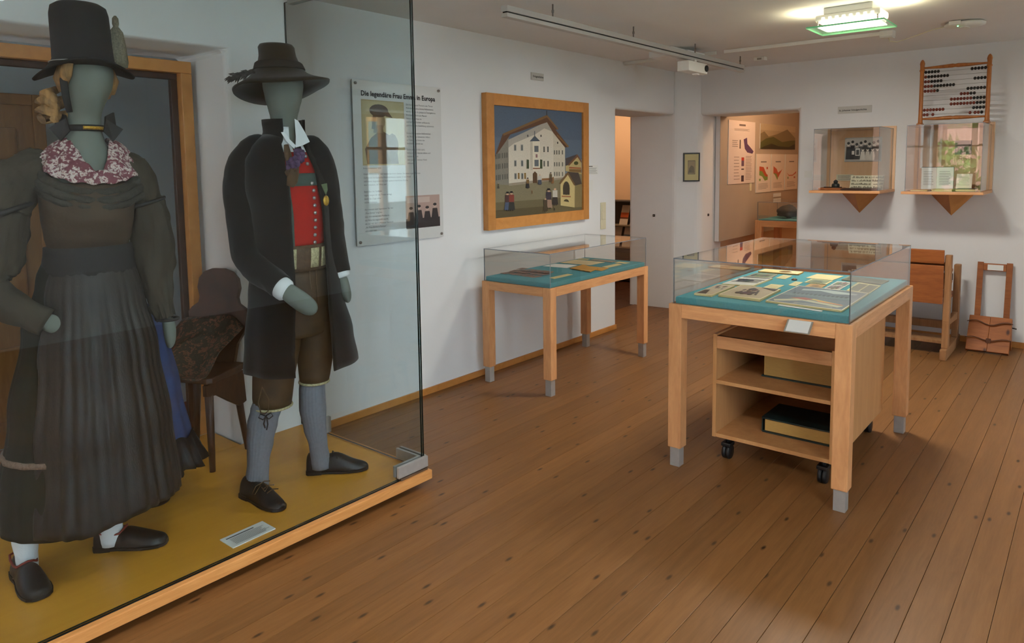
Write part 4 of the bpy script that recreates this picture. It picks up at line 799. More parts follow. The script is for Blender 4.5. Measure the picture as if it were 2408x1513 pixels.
for i, (y, r) in enumerate(((2.82, .09), (2.55, .10), (2.25, .08))):
    m = MB(); bm = bmesh.new(); bmesh.ops.create_icosphere(bm, subdivisions=3, radius=1)
    for v in bm.verts: f = 1+.18*math.sin(5*v.co.x+i)*math.cos(4*v.co.y)+.1*math.sin(9*v.co.z+i*2); v.co = Vector((v.co.x*r*1.1*f, v.co.y*r*1.25*f, v.co.z*r*.8*f))
    zmin = min(v.co.z for v in bm.verts); m.bm(bm, 'dark_stone', smooth=True); o = m.build('rock_sample', None, (8.5, y, .901-zmin)); tag(o, 'dark rock sample '+('nearest the board', 'in the middle', 'farthest from the board')[i]+' in the second room case', 'rock', 'rock samples in the second room case')

# ================================================================== brochure rack in the corridor
bk = thing('brochure_rack', 'dark grey brochure rack with tilted shelves in the corridor', 'rack', (8.33, 4.85, 0)); plain('rack_grey', (72, 72, 76), .6)
for y in (-.6, .6): box('side_panel', -.12, .12, y-.01, y+.01, 0, 1.06, 'rack_grey', bk, .003)
box('back_panel', .1, .115, -.589, .589, 0, 1.06, 'rack_grey', bk); box('top_board', -.13, .14, -.62, .62, 1.0605, 1.075, 'rack_grey', bk, .002)
for z in (.45, .74): box('shelf_board', -.13, .099, -.589, .589, z, z+.016, 'grey_board', bk, .002)
box('lower_box', -.11, .099, -.589, .589, .02, .30, 'dark_wood', bk, .004)
for z, y, c, lab in ((.757, .02, (190, 90, 40), 'white brochure with an orange band on the upper rack shelf'), (.757, -.14, (150, 150, 150), 'pale brochure next to the orange banded brochure'), (.467, -.02, (110, 130, 150), 'bluish brochure on the lower rack shelf'), (.467, .14, (190, 180, 170), 'cream brochure beside the bluish brochure')):
    t = MB().box(0, .004, -.06, .06, 0, .27, 'white_paper').build('brochure', None, (8.24, 4.85+y, z), (0, math.radians(20), 0)); tag(t, lab, 'brochure'); art('cover_print', t, (0, .06, 0), (0, -.12, 0), (0, 0, .27), [(rc(0, 0, 1, 1), (206, 202, 198)), (rc(0, .3, 1, .62), c), (rc(0, .3, 1, .38), tuple(int(v*.5) for v in c))], .0006)
# ================================================================== costume vitrine
ZP = .08
pn = thing('vitrine_plinth', 'low wooden plinth of the glass vitrine with a light nosing', 'plinth', (0, 0, 0))
PX1, PY0 = 2.352, 2.455
MB().box(-1.2, PX1-.03, PY0+.03, YL-.001, .04, ZP, 'plinth_board').build('floor_board', pn)
MB().box(-.59, 1.94, YL, 3.80, .04, ZP, 'plinth_board').build('niche_board', pn)
MB().box(-1.2, PX1, PY0, PY0+.0295, .036, ZP, 'plinth_edge', .004).build('front_nosing', pn)
MB().box(PX1-.0295, PX1, PY0+.03, YL-.001, .036, ZP, 'plinth_edge', .004).build('end_nosing', pn)
MB().box(-1.2, PX1-.10, PY0+.11, YL-.001, 0, .0395, 'plinth_base').build('base', pn)
MB().box(-1.2, PX1-.05, PY0+.026, PY0+.034, ZP-.01, ZP+.0015, 'black').build('glass_channel', pn)
vt = thing('glass_vitrine', 'tall glass walls of the costume vitrine with steel clamps', 'vitrine', (0, 0, 0))
GX, GY, GZ = 2.325, 2.49, 2.455
panel(MB(), -1.2, GX+.004, GY-.005, GY+.005, ZP+.006, GZ, 'vitrine_glass', 'glass_edge').build('front_glass', vt)
panel(MB(), GX-.006, GX+.004, GY+.007, YL-.004, ZP+.006, GZ, 'vitrine_glass', 'glass_edge').build('side_glass', vt)
def clamp(x0, x1, y0, y1, z0, z1):
    c = MB().box(x0, x1, y0, y1, z0, z1, 'brushed', .003).build('clamp', vt); return c
c = clamp(GX-.175, GX+.014, GY-.022, GY-.006, ZP+.018, ZP+.072); clamp(GX-.175, GX-.008, GY+.006, GY+.02, ZP+.018, ZP+.072)
clamp(GX+.0045, GX+.018, GY-.006, GY+.175, ZP+.018, ZP+.072); clamp(GX-.02, GX-.0065, GY+.0205, GY+.175, ZP+.018, ZP+.072)
box('clamp_foot', GX-.16, GX+.012, GY-.02, GY+.02, ZP+.0015, ZP+.014, 'steel', vt, .002)
clamp(GX-.022, GX+.018, 3.26, 3.44, 2.435, 2.49); clamp(GX-.02, GX+.016, 3.24, 3.262, ZP+.012, ZP+.10)
clamp(.38, .56, GY-.02, GY+.02, ZP+.01, ZP+.075)
cd = thing('text_card', 'white text card lying on the yellow plinth in the vitrine', 'card', (0, 0, ZP)); MB().prism([(1.357, 2.541), (1.546, 2.545), (1.546, 2.643), (1.356, 2.64)], .0003, .004, 'white_paper').build('card', cd)
pl = [(rc(.08, .76, .72, .84), (90, 90, 96))]; lines(pl, .12, .96, .12, .7, 8, (130, 130, 134), .4); art('card_print', cd, (1.357, 2.541, .004), (.189, .003, 0), (-.001, .098, 0), pl, .0006)

# ------------------------------------------------------------------ cloth and body materials
plain('mannequin_grey', (112, 118, 110), .65, var=.03, scale=8, spec=.3)
plain('coat_cloth', (19, 16, 14), .92, var=.2, scale=60, spec=.15, sheen=.15); plain('coat_lining', (24, 22, 22), .9)
plain('waistcoat_red', (168, 34, 26), .85, var=.08, scale=90, spec=.15); plain('brace_green', (66, 82, 76), .8, var=.1, scale=50)
plain('shirt_white', (222, 224, 226), .8, spec=.2); plain('leather_breeches', (70, 48, 22), .7, var=.3, scale=14, bump=.15, bscale=40)
plain('belt_leather', (84, 60, 38), .55, var=.35, scale=60, bump=.4, bscale=90); plain('quill', (176, 166, 128), .6, var=.4, scale=120)
plain('hat_felt', (44, 34, 19), .95, var=.12, scale=50, spec=.1, sheen=.2); plain('hat_band', (34, 27, 18), .9)
plain('sock_grey', (120, 122, 130), .9, var=.06, scale=80, spec=.15); plain('shoe_black', (24, 22, 22), .42, bump=.1, bscale=60, spec=.45); plain('sole', (18, 15, 13), .6)
plain('silk_black', (18, 18, 20), .6); plain('gold', (180, 140, 50), .4, .6, var=.3, scale=200); plain('silver', (170, 170, 172), .3, .8)
plain('scarf_purple', (82, 58, 92), .75, var=.4, scale=45); plain('scarf_brown', (84, 60, 34), .75, var=.3, scale=45); plain('feather', (70, 66, 64), .9, var=.4, scale=100); plain('ribbon_green', (92, 108, 78), .8)
plain('bodice', (70, 57, 44), .7, var=.2, scale=12, bump=.15, bscale=50, spec=.25); plain('bodice_trim', (50, 48, 41), .8, var=.3, scale=60, bump=.5, bscale=80)
plain('sleeve_cloth', (60, 54, 44), .75, var=.2, scale=10, bump=.2, bscale=40, spec=.2); plain('apron_cloth', (40, 36, 33), .5, var=.22, scale=9, bump=.15, bscale=60, spec=.35, stretch=(6, 6, 1))
plain('skirt_cloth', (32, 33, 24), .85, var=.15, scale=10, spec=.2); plain('skirt_trim', (120, 98, 84), .85, var=.3, scale=150); plain('waist_black', (26, 25, 26), .8, var=.2, scale=30)
plain('hat_black', (17, 17, 18), .75, spec=.25, var=.1, scale=40); plain('hair_blond', (164, 122, 74), .6, var=.4, scale=60, bump=.5, bscale=90, stretch=(1, 1, .2)); plain('shoe_red', (120, 34, 24), .5); plain('sock_white', (214, 216, 220), .85, bump=.3, bscale=70)
plain('blue_cloth', (54, 70, 112), .8, var=.12, scale=20); plain('tassel', (112, 106, 88), .7, var=.4, scale=160)
floral('scarf_floral', [(.30, (66, 26, 40)), (.42, (104, 50, 62)), (.52, (150, 110, 112)), (.60, (196, 172, 164)), (.70, (206, 196, 190)), (.85, (116, 60, 70))], 42)
floral('shawl_floral', [(.30, (26, 20, 16)), (.5, (40, 32, 24)), (.6, (84, 62, 44)), (.68, (112, 66, 48)), (.8, (48, 42, 28))], 30)

def rot2(a): return (math.cos(a), math.sin(a))
def ring_pt(c, a, b, fa, th):
    """point on a body ring: fa = facing angle (to the right of the viewer), th measured from the wearer's left, 90 deg = front"""
    e1 = (math.cos(fa), math.sin(fa)); e2 = (math.sin(fa), -math.cos(fa))
    return Vector((c[0]+e1[0]*a*math.cos(th)+e2[0]*b*math.sin(th), c[1]+e1[1]*a*math.cos(th)+e2[1]*b*math.sin(th), c[2]))
def interp(keys, z):
    keys = sorted(keys)
    if z <= keys[0][0]: return keys[0][1:]
    for p, q in zip(keys, keys[1:]):
        if z <= q[0]:
            t = (z-p[0])/(q[0]-p[0]); t = t*t*(3-2*t); return tuple(a+(b-a)*t for a, b in zip(p[1:], q[1:]))
    return keys[-1][1:]
def body_loft(m, keys, fa, z0, z1, n, mat, seg=40, th0=0, th1=2*PI, fold=None, cap=True):
    """keys: (z, cx, cy, a, b)"""
    full = abs(th1-th0-2*PI) < 1e-6 if not callable(th0) else False; rr = []
    for i in range(n+1):
        z = z0+(z1-z0)*i/n; cx, cy, a, b = interp(keys, z)
        t0 = th0(z) if callable(th0) else th0; t1 = th1(z) if callable(th1) else th1; ring = []
        for k in range(seg if full else seg+1):
            th = t0+(t1-t0)*k/seg; g = 1+(fold(th, z) if fold else 0); ring.append(ring_pt((cx, cy, z), a*g, b*g, fa, th))
        rr.append(ring)
    m.rings(rr, mat, closed_u=full, cap=cap and full); return m
def find_theta(keys, fa, z, u, lo, hi):
    cx, cy, a, b = interp(keys, z); best = None
    for k in range(121):
        th = lo+(hi-lo)*k/120; e = abs(ring_pt((cx, cy, z), a, b, fa, th).x-u)
        if best is None or e < best[0]: best = (e, th)
    return best[1]
def shoe(name, parent, heel, toe, mat='shoe_black', top=.07, open_=.10, trim=None, wmax=.048, slip=False):
    """low shoe lofted along its length; heel, toe = points on the ground"""
    h, t = Vector((*heel, 0)), Vector((*toe, 0)); L = (t-h).length; d = (t-h)/L; n = Vector((-d.y, d.x, 0)); sh = None
    m = MB(); rr = []; ms = MB(); sr = []
    st = [(0, .55, .62), (.03, .78, .95), (.12, .84, 1.0), (.25, .80, .86), (.36, .80, .78), (.46, .88, .92), (.58, .97, .80), (.70, 1.0, .58), (.82, .93, .44), (.92, .74, .37), (.98, .45, .28), (1, .2, .18)]
    if slip: st = [(0, .55, .62), (.03, .78, .86), (.12, .84, .84), (.25, .80, .74), (.36, .80, .68), (.44, .88, .80), (.54, .95, .74), (.70, 1.0, .58), (.82, .95, .48), (.92, .80, .42), (.98, .5, .32), (1, .25, .2)]
    for f, w_, hh in st:
        c = h+d*L*f; hw = wmax*w_; H = top*hh*1.05; lift = .012 if f > .35 else .018
        rr.append([c+n*hw*(math.cos(a)*(1 if math.sin(a) < .2 else .92))+Vector((0, 0, lift+max(0, (H-lift)*(math.sin(a) if math.sin(a) > 0 else 0)**.75))) for a in [2*PI*k/16 for k in range(16)]])
        sr.append((c, hw, f))
    m.rings(rr, mat); o = m.build(name, parent); sub_mod(o)
    out = [c+n*hw*1.03 for c, hw, f in sr]+[c-n*hw*1.03 for c, hw, f in reversed(sr)]
    bm = MB(); bm.prism([(p.x, p.y) for p in out], .003, .013, 'sole'); hl = [p for p in sr if p[2] <= .30]
    bm.prism([(p.x, p.y) for p in ([c+n*hw*1.02 for c, hw, f in hl]+[c-n*hw*1.02 for c, hw, f in reversed(hl)])], .0, .02, 'sole'); bm.build('shoe_sole', o)
    if trim:
        pts = [h+d*L*f+n*s*wmax*w_+Vector((0, 0, z)) for f, s, w_, z in ((.015, 0, 0, .088), (.05, 1, .66, .082), (.15, 1, .74, .074), (.28, 1, .72, .066), (.38, 1, .62, .068), (.43, 1, .35, .080), (.445, 0, 0, .085), (.43, -1, .35, .080), (.38, -1, .62, .068), (.28, -1, .72, .066), (.15, -1, .74, .074), (.05, -1, .66, .082))]
        MB().tube(pts, .0042, trim, 8, closed=True).build('shoe_trim', o)
    return o
def tube_part(name, parent, pts, rad, mat, seg=16, sub=1):
    o = MB().tube(pts, rad, mat, seg).build(name, parent)
    if sub: sub_mod(o, sub)
    return o

from mathutils import noise as mnoise
def resample(pts, rad, n):
    pts = [Vector(p) for p in pts]; rad = [Vector(r if isinstance(r, (tuple, list)) else (r, r)) for r in rad]; P_, R_ = [], []
    def cr(a, b, c, d, t): return .5*((2*b)+(c-a)*t+(2*a-5*b+4*c-d)*t*t+(3*b-a-3*c+d)*t**3)
    for i in range(len(pts)-1):
        ix = [max(i-1, 0), i, i+1, min(i+2, len(pts)-1)]
        for k in range(n): P_.append(cr(*[pts[j] for j in ix], k/n)); R_.append(tuple(cr(*[rad[j] for j in ix], k/n)))
    return P_+[pts[-1]], R_+[tuple(rad[-1])]
def wtube(name, parent, pts, rad, mat, amp=.005, scale=(16, 16, 9), n=6, seg=44, seed=0, gath=0):
    """dense cloth tube with soft creases"""
    P_, R_ = resample(pts, rad, n); m = MB().tube(P_, R_, mat, seg); o = m.build(name, parent); me = o.data
    nn = [v.normal.copy() for v in me.vertices]
    for i_, (v, q) in enumerate(zip(me.vertices, nn)):
        if gath: v.co += q*gath*(math.cos(15*2*PI*(i_ % seg)/seg+2.5*mnoise.noise(v.co*9))+.4)
        c = Vector((v.co.x*scale[0]+seed, v.co.y*scale[1], v.co.z*scale[2])); d = mnoise.noise(c)+.5*mnoise.noise(c*2.3)
        v.co += q*amp*d*1.6
    return o
# ================================================================== man in knee breeches
man = thing('mannequin', 'mannequin in dark long coat, red waistcoat and knee breeches', 'mannequin', (1.80, 2.87, ZP), math.atan2(-.5313, .8472))
FA = math.radians(34)
m = MB(); cx = .067
hk = [(1.50, cx-.005, .01, .09, .08), (1.58, cx, .01, .062, .062), (1.66, cx, .005, .056, .058), (1.70, cx, -.002, .058, .066), (1.73, cx+.001, -.008, .066, .082), (1.78, cx+.002, -.006, .079, .098), (1.84, cx+.002, 0, .088, .104), (1.89, cx, .004, .086, .10), (1.93, cx, .006, .066, .078), (1.95, cx, .006, .03, .035)]
body_loft(m, hk, math.radians(8), 1.50, 1.95, 26, 'mannequin_grey', 28); body = m.build('head_and_neck', man); sub_mod(body)
# torso under the coat: waistcoat, belt, breeches top
wk = [(1.0, .085, .02, .150, .115), (1.12, .085, .015, .152, .125), (1.25, .085, .01, .155, .128), (1.4, .08, .012, .162, .122), (1.5, .075, .02, .150, .10), (1.57, .07, .02, .10, .075)]
m = MB(); body_loft(m, wk, FA, 1.115, 1.57, 16, 'waistcoat_red', 40); ws = m.build('waistcoat', man); sub_mod(ws)
m = MB()
gk = [(z, x, y, a+.004, b+.004) for z, x, y, a, b in wk]
body_loft(m, gk, FA, 1.395, 1.45, 4, 'brace_green', 24, math.radians(35), math.radians(150)); body_loft(m, gk, FA, 1.13, 1.42, 8, 'brace_green', 4, math.radians(118), math.radians(129)); solid_mod(m.build('chest_brace', man), .003)
for i in range(12):
    z = 1.525-i*.033-(.02 if i > 2 else 0)
    th = math.radians(82-(3 if i > 3 else 0)+(i-6)*.6); p = ring_pt((*interp(wk, z)[:2], z), interp(wk, z)[2]+.004, interp(wk, z)[3]+.004, FA, th)
    if i in (2,): continue
    MB().lathe([(.0015, 0), (.0085, .001), (.0085, .004), (.004, .007), (.001, .0075)], 'silver', seg=10, M=Matrix.Translation(p) @ Vector((math.sin(FA), -math.cos(FA), 0)).to_track_quat('Z', 'Y').to_matrix().to_4x4()).build('button', ws)
bk_ = [(z, x, y, a+.006, b+.008) for z, x, y, a, b in wk]
m = MB(); body_loft(m, bk_, FA, 1.015, 1.13, 6, 'belt_leather', 40); bl = m.build('belt', man); solid_mod(bl, .004)
for th, w_ in ((123, 13), (84, 16), (62, 13)):
    m = MB(); pk = [(z, x, y, a+.011, b+.013) for z, x, y, a, b in wk]; body_loft(m, pk, FA, 1.03, 1.118, 3, 'quill', 6, math.radians(th-w_/2), math.radians(th+w_/2)); solid_mod(m.build('quill_plate', bl), .005)
tk = [(.72, .085, .02, .158, .12), (.85, .085, .02, .165, .128), (1.02, .085, .02, .150, .12)]
m = MB(); body_loft(m, tk, FA, .70, 1.03, 10, 'leather_breeches', 36); brc = m.build('breeches', man); sub_mod(brc)
for s_ in (-1, 1):
    pts = [ring_pt((*interp(tk, z)[:2], z), interp(tk, z)[2]+.003, interp(tk, z)[3]+.003, FA, math.radians(86+s_*(7-(1.02-z)*14))) for z in (1.02, .97, .92, .87)]
    MB().tube(pts, .0022, 'scarf_brown', 6).build('flap_seam', brc)
_ = MB().tube([(.02, -.01, .84), (.0, -.025, .68), (-.025, -.04, .54), (-.035, -.045, .44), (-.036, -.046, .405)], [.10, .098, .092, .087, .083], 'leather_breeches', 20).build('breeches_leg', man)
MB().tube([(.16, .06, .84), (.165, .06, .70), (.163, .06, .58), (.158, .058, .50), (.155, .056, .465)], [.10, .095, .083, .072, .066], 'leather_breeches', 20).build('breeches_leg', man)
for c, r, z in (((-.036, -.046), .085, .405), ((.155, .056), .068, .468)): MB().tube([(c[0]+r*math.cos(a), c[1]+r*math.sin(a), z) for a in [2*PI*k/20 for k in range(20)]], .006, 'quill', 6, closed=True).build('breeches_hem', man)
tie = MB().tube([(-.075, -.135, .52), (-.095, -.128, .45), (-.085, -.135, .405), (-.07, -.14, .40), (-.055, -.138, .41), (-.05, -.135, .46), (-.075, -.135, .52)], .0025, 'scarf_brown', 6).build('knee_seam', man)
m = MB()
for sx in (-1, 1): m.tube([(-.065, -.145, .392), (-.065+sx*.022, -.15, .405), (-.065+sx*.03, -.15, .39), (-.065+sx*.012, -.15, .378), (-.065, -.147, .39)], .003, 'black', 6)
m.tube([(-.065, -.147, .39), (-.075, -.15, .36), (-.07, -.15, .34)], .003, 'black', 6); m.tube([(-.062, -.147, .39), (-.058, -.15, .355), (-.064, -.15, .33)], .003, 'black', 6); m.build('knee_bow', man)
def rib(th, z): return .012*math.cos(th*24)
m = MB(); body_loft(m, [(.02, -.118, -.055, .05, .056), (.08, -.116, -.05, .05, .054), (.15, -.108, -.045, .048, .052), (.24, -.096, -.045, .058, .062), (.33, -.082, -.048, .066, .07), (.40, -.062, -.05, .068, .07), (.44, -.052, -.05, .064, .066)], 0, .03, .44, 22, 'sock_grey', 96, fold=rib); m.build('stocking', man)
m = MB(); body_loft(m, [(.02, .172, .09, .046, .05), (.08, .17, .088, .045, .048), (.14, .163, .08, .043, .046), (.24, .150, .07, .053, .057), (.34, .143, .064, .062, .066), (.42, .143, .058, .06, .064), (.50, .15, .056, .056, .06)], 0, .03, .50, 22, 'sock_grey', 96, fold=rib); m.build('stocking', man)
sh = shoe('shoe', man, (-.172, -.03), (-.012, -.258), top=.098); 
m = MB()
for a in range(3): m.tube([(-.085+a*.017-.022, -.142-a*.02-.016, .088-a*.012), (-.085+a*.017, -.142-a*.02, .096-a*.012), (-.085+a*.017+.024, -.142-a*.02+.018, .086-a*.012)], .0025, 'scarf_brown', 6)
m.tube([(-.09, -.15, .096), (-.12, -.165, .088), (-.135, -.178, .062), (-.125, -.172, .055), (-.1, -.155, .085)], .0022, 'scarf_brown', 6); m.tube([(-.09, -.15, .096), (-.07, -.175, .082), (-.082, -.19, .07), (-.095, -.17, .082)], .0022, 'scarf_brown', 6); m.build('shoe_lace', sh)
sh = shoe('shoe', man, (.105, .112), (.395, .06), top=.105)
m = MB()
for a in range(3): m.tube([(.225+a*.022, .06-a*.004, .086-a*.01), (.23+a*.022, .092-a*.004, .1-a*.012), (.236+a*.022, .122-a*.004, .086-a*.01)], .003, 'black', 6)
m.build('shoe_lace', sh)
# ---- coat
ck = [(.56, .105, .035, .262, .225), (.70, .10, .03, .245, .215), (.90, .09, .025, .212, .185), (1.10, .085, .02, .182, .152), (1.25, .082, .015, .180, .150), (1.40, .074, .02, .198, .142), (1.50, .070, .025, .192, .120), (1.555, .067, .025, .163, .102), (1.59, .067, .022, .128, .09), (1.62, .067, .02, .092, .082)]
uL = [(.5, .06), (.56, .065), (1.0, .082), (1.31, .078), (1.5, .062), (1.62, .045)]; uR = [(.5, .235), (.60, .228), (1.0, .222), (1.27, .214), (1.45, .190), (1.55, .160), (1.62, .12)]
tL = lambda z: find_theta(ck, FA, z, interp(uL, z)[0], math.radians(70), math.radians(190)); tR = lambda z: find_theta(ck, FA, z, interp(uR, z)[0], math.radians(28), math.radians(118))+2*PI
def coat_fold(th, z):
    k = max(0, (1.05-z)/.5); return k*(.022*math.cos(7*th+.5)+.012*math.cos(11*th))
m = MB(); body_loft(m, ck, FA, .565, 1.62, 40, 'coat_cloth', 72, tL, tR, coat_fold); coat = m.build('coat', man); solid_mod(coat, .006, 1)
m = MB(); colk = [(1.575, .066, .02, .112, .094), (1.60, .066, .02, .088, .087), (1.64, .066, .015, .078, .082), (1.685, .064, .012, .080, .084)]
body_loft(m, colk, FA, 1.578, 1.69, 6, 'coat_cloth', 40, math.radians(128), math.radians(360+42)); cc_ = m.build('coat_collar', coat); solid_mod(cc_, .012, 1)
wtube('sleeve', coat, [(.0, .02, 1.59), (-.062, .022, 1.562), (-.112, .012, 1.48), (-.132, 0, 1.37), (-.128, -.02, 1.22), (-.118, -.045, 1.12), (-.095, -.075, 1.065), (-.055, -.115, 1.025), (.0, -.165, .985), (.022, -.185, .968)], [.035, .062, .072, .071, .064, .062, .061, .059, .055, .053], 'coat_cloth', .004)
wtube('sleeve', coat, [(.135, .03, 1.59), (.185, .035, 1.56), (.220, .04, 1.47), (.238, .045, 1.33), (.258, .045, 1.18), (.275, .04, 1.06), (.288, .03, .985)], [.035, .062, .068, .066, .062, .055, .048], 'coat_cloth', .004)
MB().tube([(-.093, -.09, 1.012), (-.05, -.125, .968), (-.005, -.16, .93)], .003, 'silver', 6).build('cuff_braid', coat)
tube_part('shirt_cuff', man, [(.0, -.168, .98), (.03, -.193, .958), (.052, -.21, .942)], [(.052, .046), (.053, .047), (.052, .046)], 'shirt_white', 16)
tube_part('shirt_cuff', man, [(.285, .03, 1.0), (.291, .027, .972), (.295, .025, .955)], [.044, .046, .045], 'shirt_white', 14)
tube_part('hand', man, [(.035, -.195, .957), (.062, -.215, .935), (.095, -.232, .91), (.128, -.245, .884), (.15, -.25, .866), (.162, -.252, .857)], [(.04, .03), (.043, .03), (.046, .03), (.044, .027), (.034, .021), (.012, .009)], 'mannequin_grey', 18)
tube_part('hand', man, [(.292, .026, .97), (.302, .02, .93), (.312, .012, .89), (.318, .006, .86), (.32, .003, .84)], [(.03, .036), (.028, .04), (.026, .042), (.02, .032), (.008, .012)], 'mannequin_grey', 16)
# shirt collar, neckerchief, medal
for s_, pts in ((0, [(.043, -.068, 1.645), (.06, -.072, 1.642), (.085, -.087, 1.60), (.11, -.099, 1.572), (.102, -.102, 1.558), (.07, -.09, 1.592)]), (1, [(.110, -.057, 1.69), (.126, -.052, 1.68), (.152, -.066, 1.63), (.170, -.08, 1.588), (.138, -.098, 1.572), (.108, -.102, 1.563), (.112, -.087, 1.61)])):
    o = MB().add(pts, [tuple(range(len(pts)))], 'shirt_white').build('shirt_collar', man); solid_mod(o, .004)
m = MB(); body_loft(m, [(1.54, cx+.01, -.005, .075, .085), (1.60, cx, .0, .066, .07), (1.66, cx, .004, .063, .066)], FA, 1.545, 1.655, 5, 'shirt_white', 30, math.radians(110), math.radians(430)); solid_mod(m.build('shirt_band', man), .004)
m = MB()
random.seed(3)
for i in range(46):
    t_ = i/46; p = Vector((.128-.05*t_+random.uniform(-.024, .018), -.120-.012*math.sin(PI*t_)+random.uniform(-.006, .004), 1.555-.105*t_)); q = p+Vector((random.uniform(-.03, .02), -.01, random.uniform(-.035, -.012)))
    m.tube([p, (p+q)/2+Vector((0, -.008, 0)), q], [.009, .012, .004], 'scarf_purple' if i < 32 else 'scarf_brown', 7)
m.tube([(.112, -.118, 1.50), (.098, -.135, 1.455), (.088, -.142, 1.42), (.078, -.14, 1.395)], [(.012, .008), (.03, .010), (.034, .010), (.022, .008)], 'scarf_brown', 12); m.tube([(.07, -.10, 1.575), (.075, -.11, 1.53), (.085, -.125, 1.46)], [.01, .016, .012], 'scarf_brown', 10); m.build('neckerchief', man)
md_ = MB().add([(.21, -.108, 1.40), (.236, -.095, 1.405), (.238, -.098, 1.375), (.229, -.103, 1.352)], [(0, 1, 2, 3)], 'ribbon_green').build('medal_ribbon', coat); solid_mod(md_, .003)
MB().lathe([(.001, -.003), (.014, -.003), (.016, 0), (.014, .003), (.001, .003)], 'gold', seg=14, M=Matrix.Translation((.229, -.112, 1.328)) @ Matrix.Rotation(math.radians(28), 4, 'Z') @ Matrix.Rotation(PI/2, 4, 'X') @ Matrix.Scale(1.5, 4, (0, 1, 0))).build('medal', coat)
# ---- hat
m = MB(); hc = (cx-.004, .005)
prof = [(.205, 1.838), (.17, 1.856), (.14, 1.873), (.118, 1.891), (.104, 1.910), (.094, 1.928), (.086, 1.948), (.080, 1.968), (.078, 1.988), (.078, 2.005), (.07, 2.017), (.04, 2.021), (.002, 2.022)]
def hat_ring(r, z, dz=0, wob=1):
    out = []
    for k in range(48):
        a = 2*PI*k/48; o_ = max(0, (r-.105)/.1)*wob; zz = z+dz+o_*(.014*math.cos(2*a)-.018*math.sin(a)+.016*math.cos(a)-.03*max(0, -math.cos(a+.9)))
        lean = (z-1.85)*-.10
        out.append(Vector((hc[0]+lean+r*math.cos(a)*(1+.02*math.cos(2*a)*o_), hc[1]+r*math.sin(a)*1.03, zz)))
    return out
m.rings([hat_ring(.09, 1.872)]+[hat_ring(r, z, -.007) for r, z in ((.12, 1.872), (.165, 1.852), (.203, 1.836))]+[hat_ring(r, z) for r, z in prof], 'hat_felt'); hat = m.build('hat', man)
m = MB(); m.rings([hat_ring(.109, 1.908), hat_ring(.106, 1.918), hat_ring(.100, 1.934), hat_ring(.092, 1.940)], 'hat_band', cap=False); solid_mod(m.build('hat_band', hat), .005)
m = MB(); random.seed(5)
for i in range(60):
    t_ = random.random(); p = Vector((-.045-.085*t_, -.075-.03*t_, 1.885-.03*t_)); q = p+Vector((-.03*random.random()-.012, random.uniform(-.02, .02), random.uniform(-.028, .012)))
    m.tube([p, (p+q)/2+Vector((0, 0, .006)), q], [.004, .006, .001], 'feather', 5)
m.build('feather_tuft', hat)

# ================================================================== woman with top hat
wo = thing('mannequin', 'mannequin in dark dress with apron, flowered scarf and black top hat', 'mannequin', (.98, 2.88, ZP), math.atan2(-.3221, .9467))
FW = math.radians(12); cw = .088
m = MB(); wkk = [(1.38, .07, .005, .13, .10), (1.45, .07, .01, .115, .085), (1.52, .068, .015, .092, .072), (1.57, .066, .012, .068, .062), (1.62, .067, .01, .055, .055), (1.67, .069, .006, .054, .057), (1.70, .074, 0, .056, .07), (1.73, .082, -.002, .064, .085), (1.78, .088, 0, .078, .098), (1.83, .09, .005, .082, .10), (1.88, .088, .008, .07, .085), (1.90, .086, .008, .04, .05)]
body_loft(m, wkk, FW, 1.38, 1.90, 28, 'mannequin_grey', 28); sub_mod(m.build('head_and_neck', wo))
# hat
m = MB(); hc2 = (.079, .006)
def hr2(r, z, wob=0):
    return [Vector((hc2[0]+(z-1.86)*-.03+r*math.cos(a), hc2[1]+r*1.02*math.sin(a), z+wob*(-.026*math.cos(2*a)+.010*math.cos(a)-.010))) for a in [2*PI*k/48 for k in range(48)]]
m.rings([hr2(.095, 1.845), hr2(.13, 1.842, .6), hr2(.158, 1.838, 1), hr2(.162, 1.842, 1), hr2(.158, 1.846, 1), hr2(.13, 1.851, .6), hr2(.106, 1.858), hr2(.0985, 1.872), hr2(.0965, 1.92), hr2(.0955, 1.98), hr2(.094, 2.03), hr2(.088, 2.056), hr2(.07, 2.068), hr2(.04, 2.071), hr2(.003, 2.072)], 'hat_black'); wh = m.build('top_hat', wo)
MB().tube(hr2(.1085, 1.859), .0018, 'brushed', 6, closed=True).build('hat_cord', wh)
ts = MB().lathe([(.004, .0), (.012, -.01), (.013, -.03), (.010, -.04), (.026, -.06), (.034, -.11), (.04, -.17), (.036, -.19), (.003, -.192)], 'tassel', (.192, .065, 2.05), 18, .9, .7).build('hat_tassel', wh)
# hair
hm = MB(); random.seed(11)
for s_, c in ((-1, (.018, -.015)), (1, (.152, .03))):
    hm.tube([(c[0]+s_*.0, c[1]-.02, 1.845), (c[0]+s_*.012, c[1], 1.80), (c[0]+s_*.008, c[1]+.02, 1.76)], [.02, .026, .016], 'hair_blond', 12)
for i in range(9): hm.tube([(-.012-.035*math.sin(i*1.3), .02+.02*math.cos(i*1.9), 1.765-i*.011), (-.045+.02*math.sin(i*2.1), -.005, 1.745-i*.011), (-.012, -.02, 1.722-i*.008)], [.014, .02, .012], 'hair_blond', 8)
hm.tube([(.03, -.088, 1.85), (.02, -.078, 1.81), (.012, -.055, 1.775)], [.016, .02, .012], 'hair_blond', 10); hm.lathe([(.01, -.03), (.07, -.02), (.085, .02), (.08, .06), (.04, .08)], 'hair_blond', (.088, .045, 1.76), 20); hm.build('hair', wo)
m = MB(); m.tube([(.028, -.083, 1.85), (.012, -.078, 1.79), (.016, -.068, 1.73), (.024, -.055, 1.68)], [(.010, .004), (.012, .004), (.012, .004), (.01, .004)], 'silk_black', 8); m.build('hat_ribbon', wo)
m = MB()
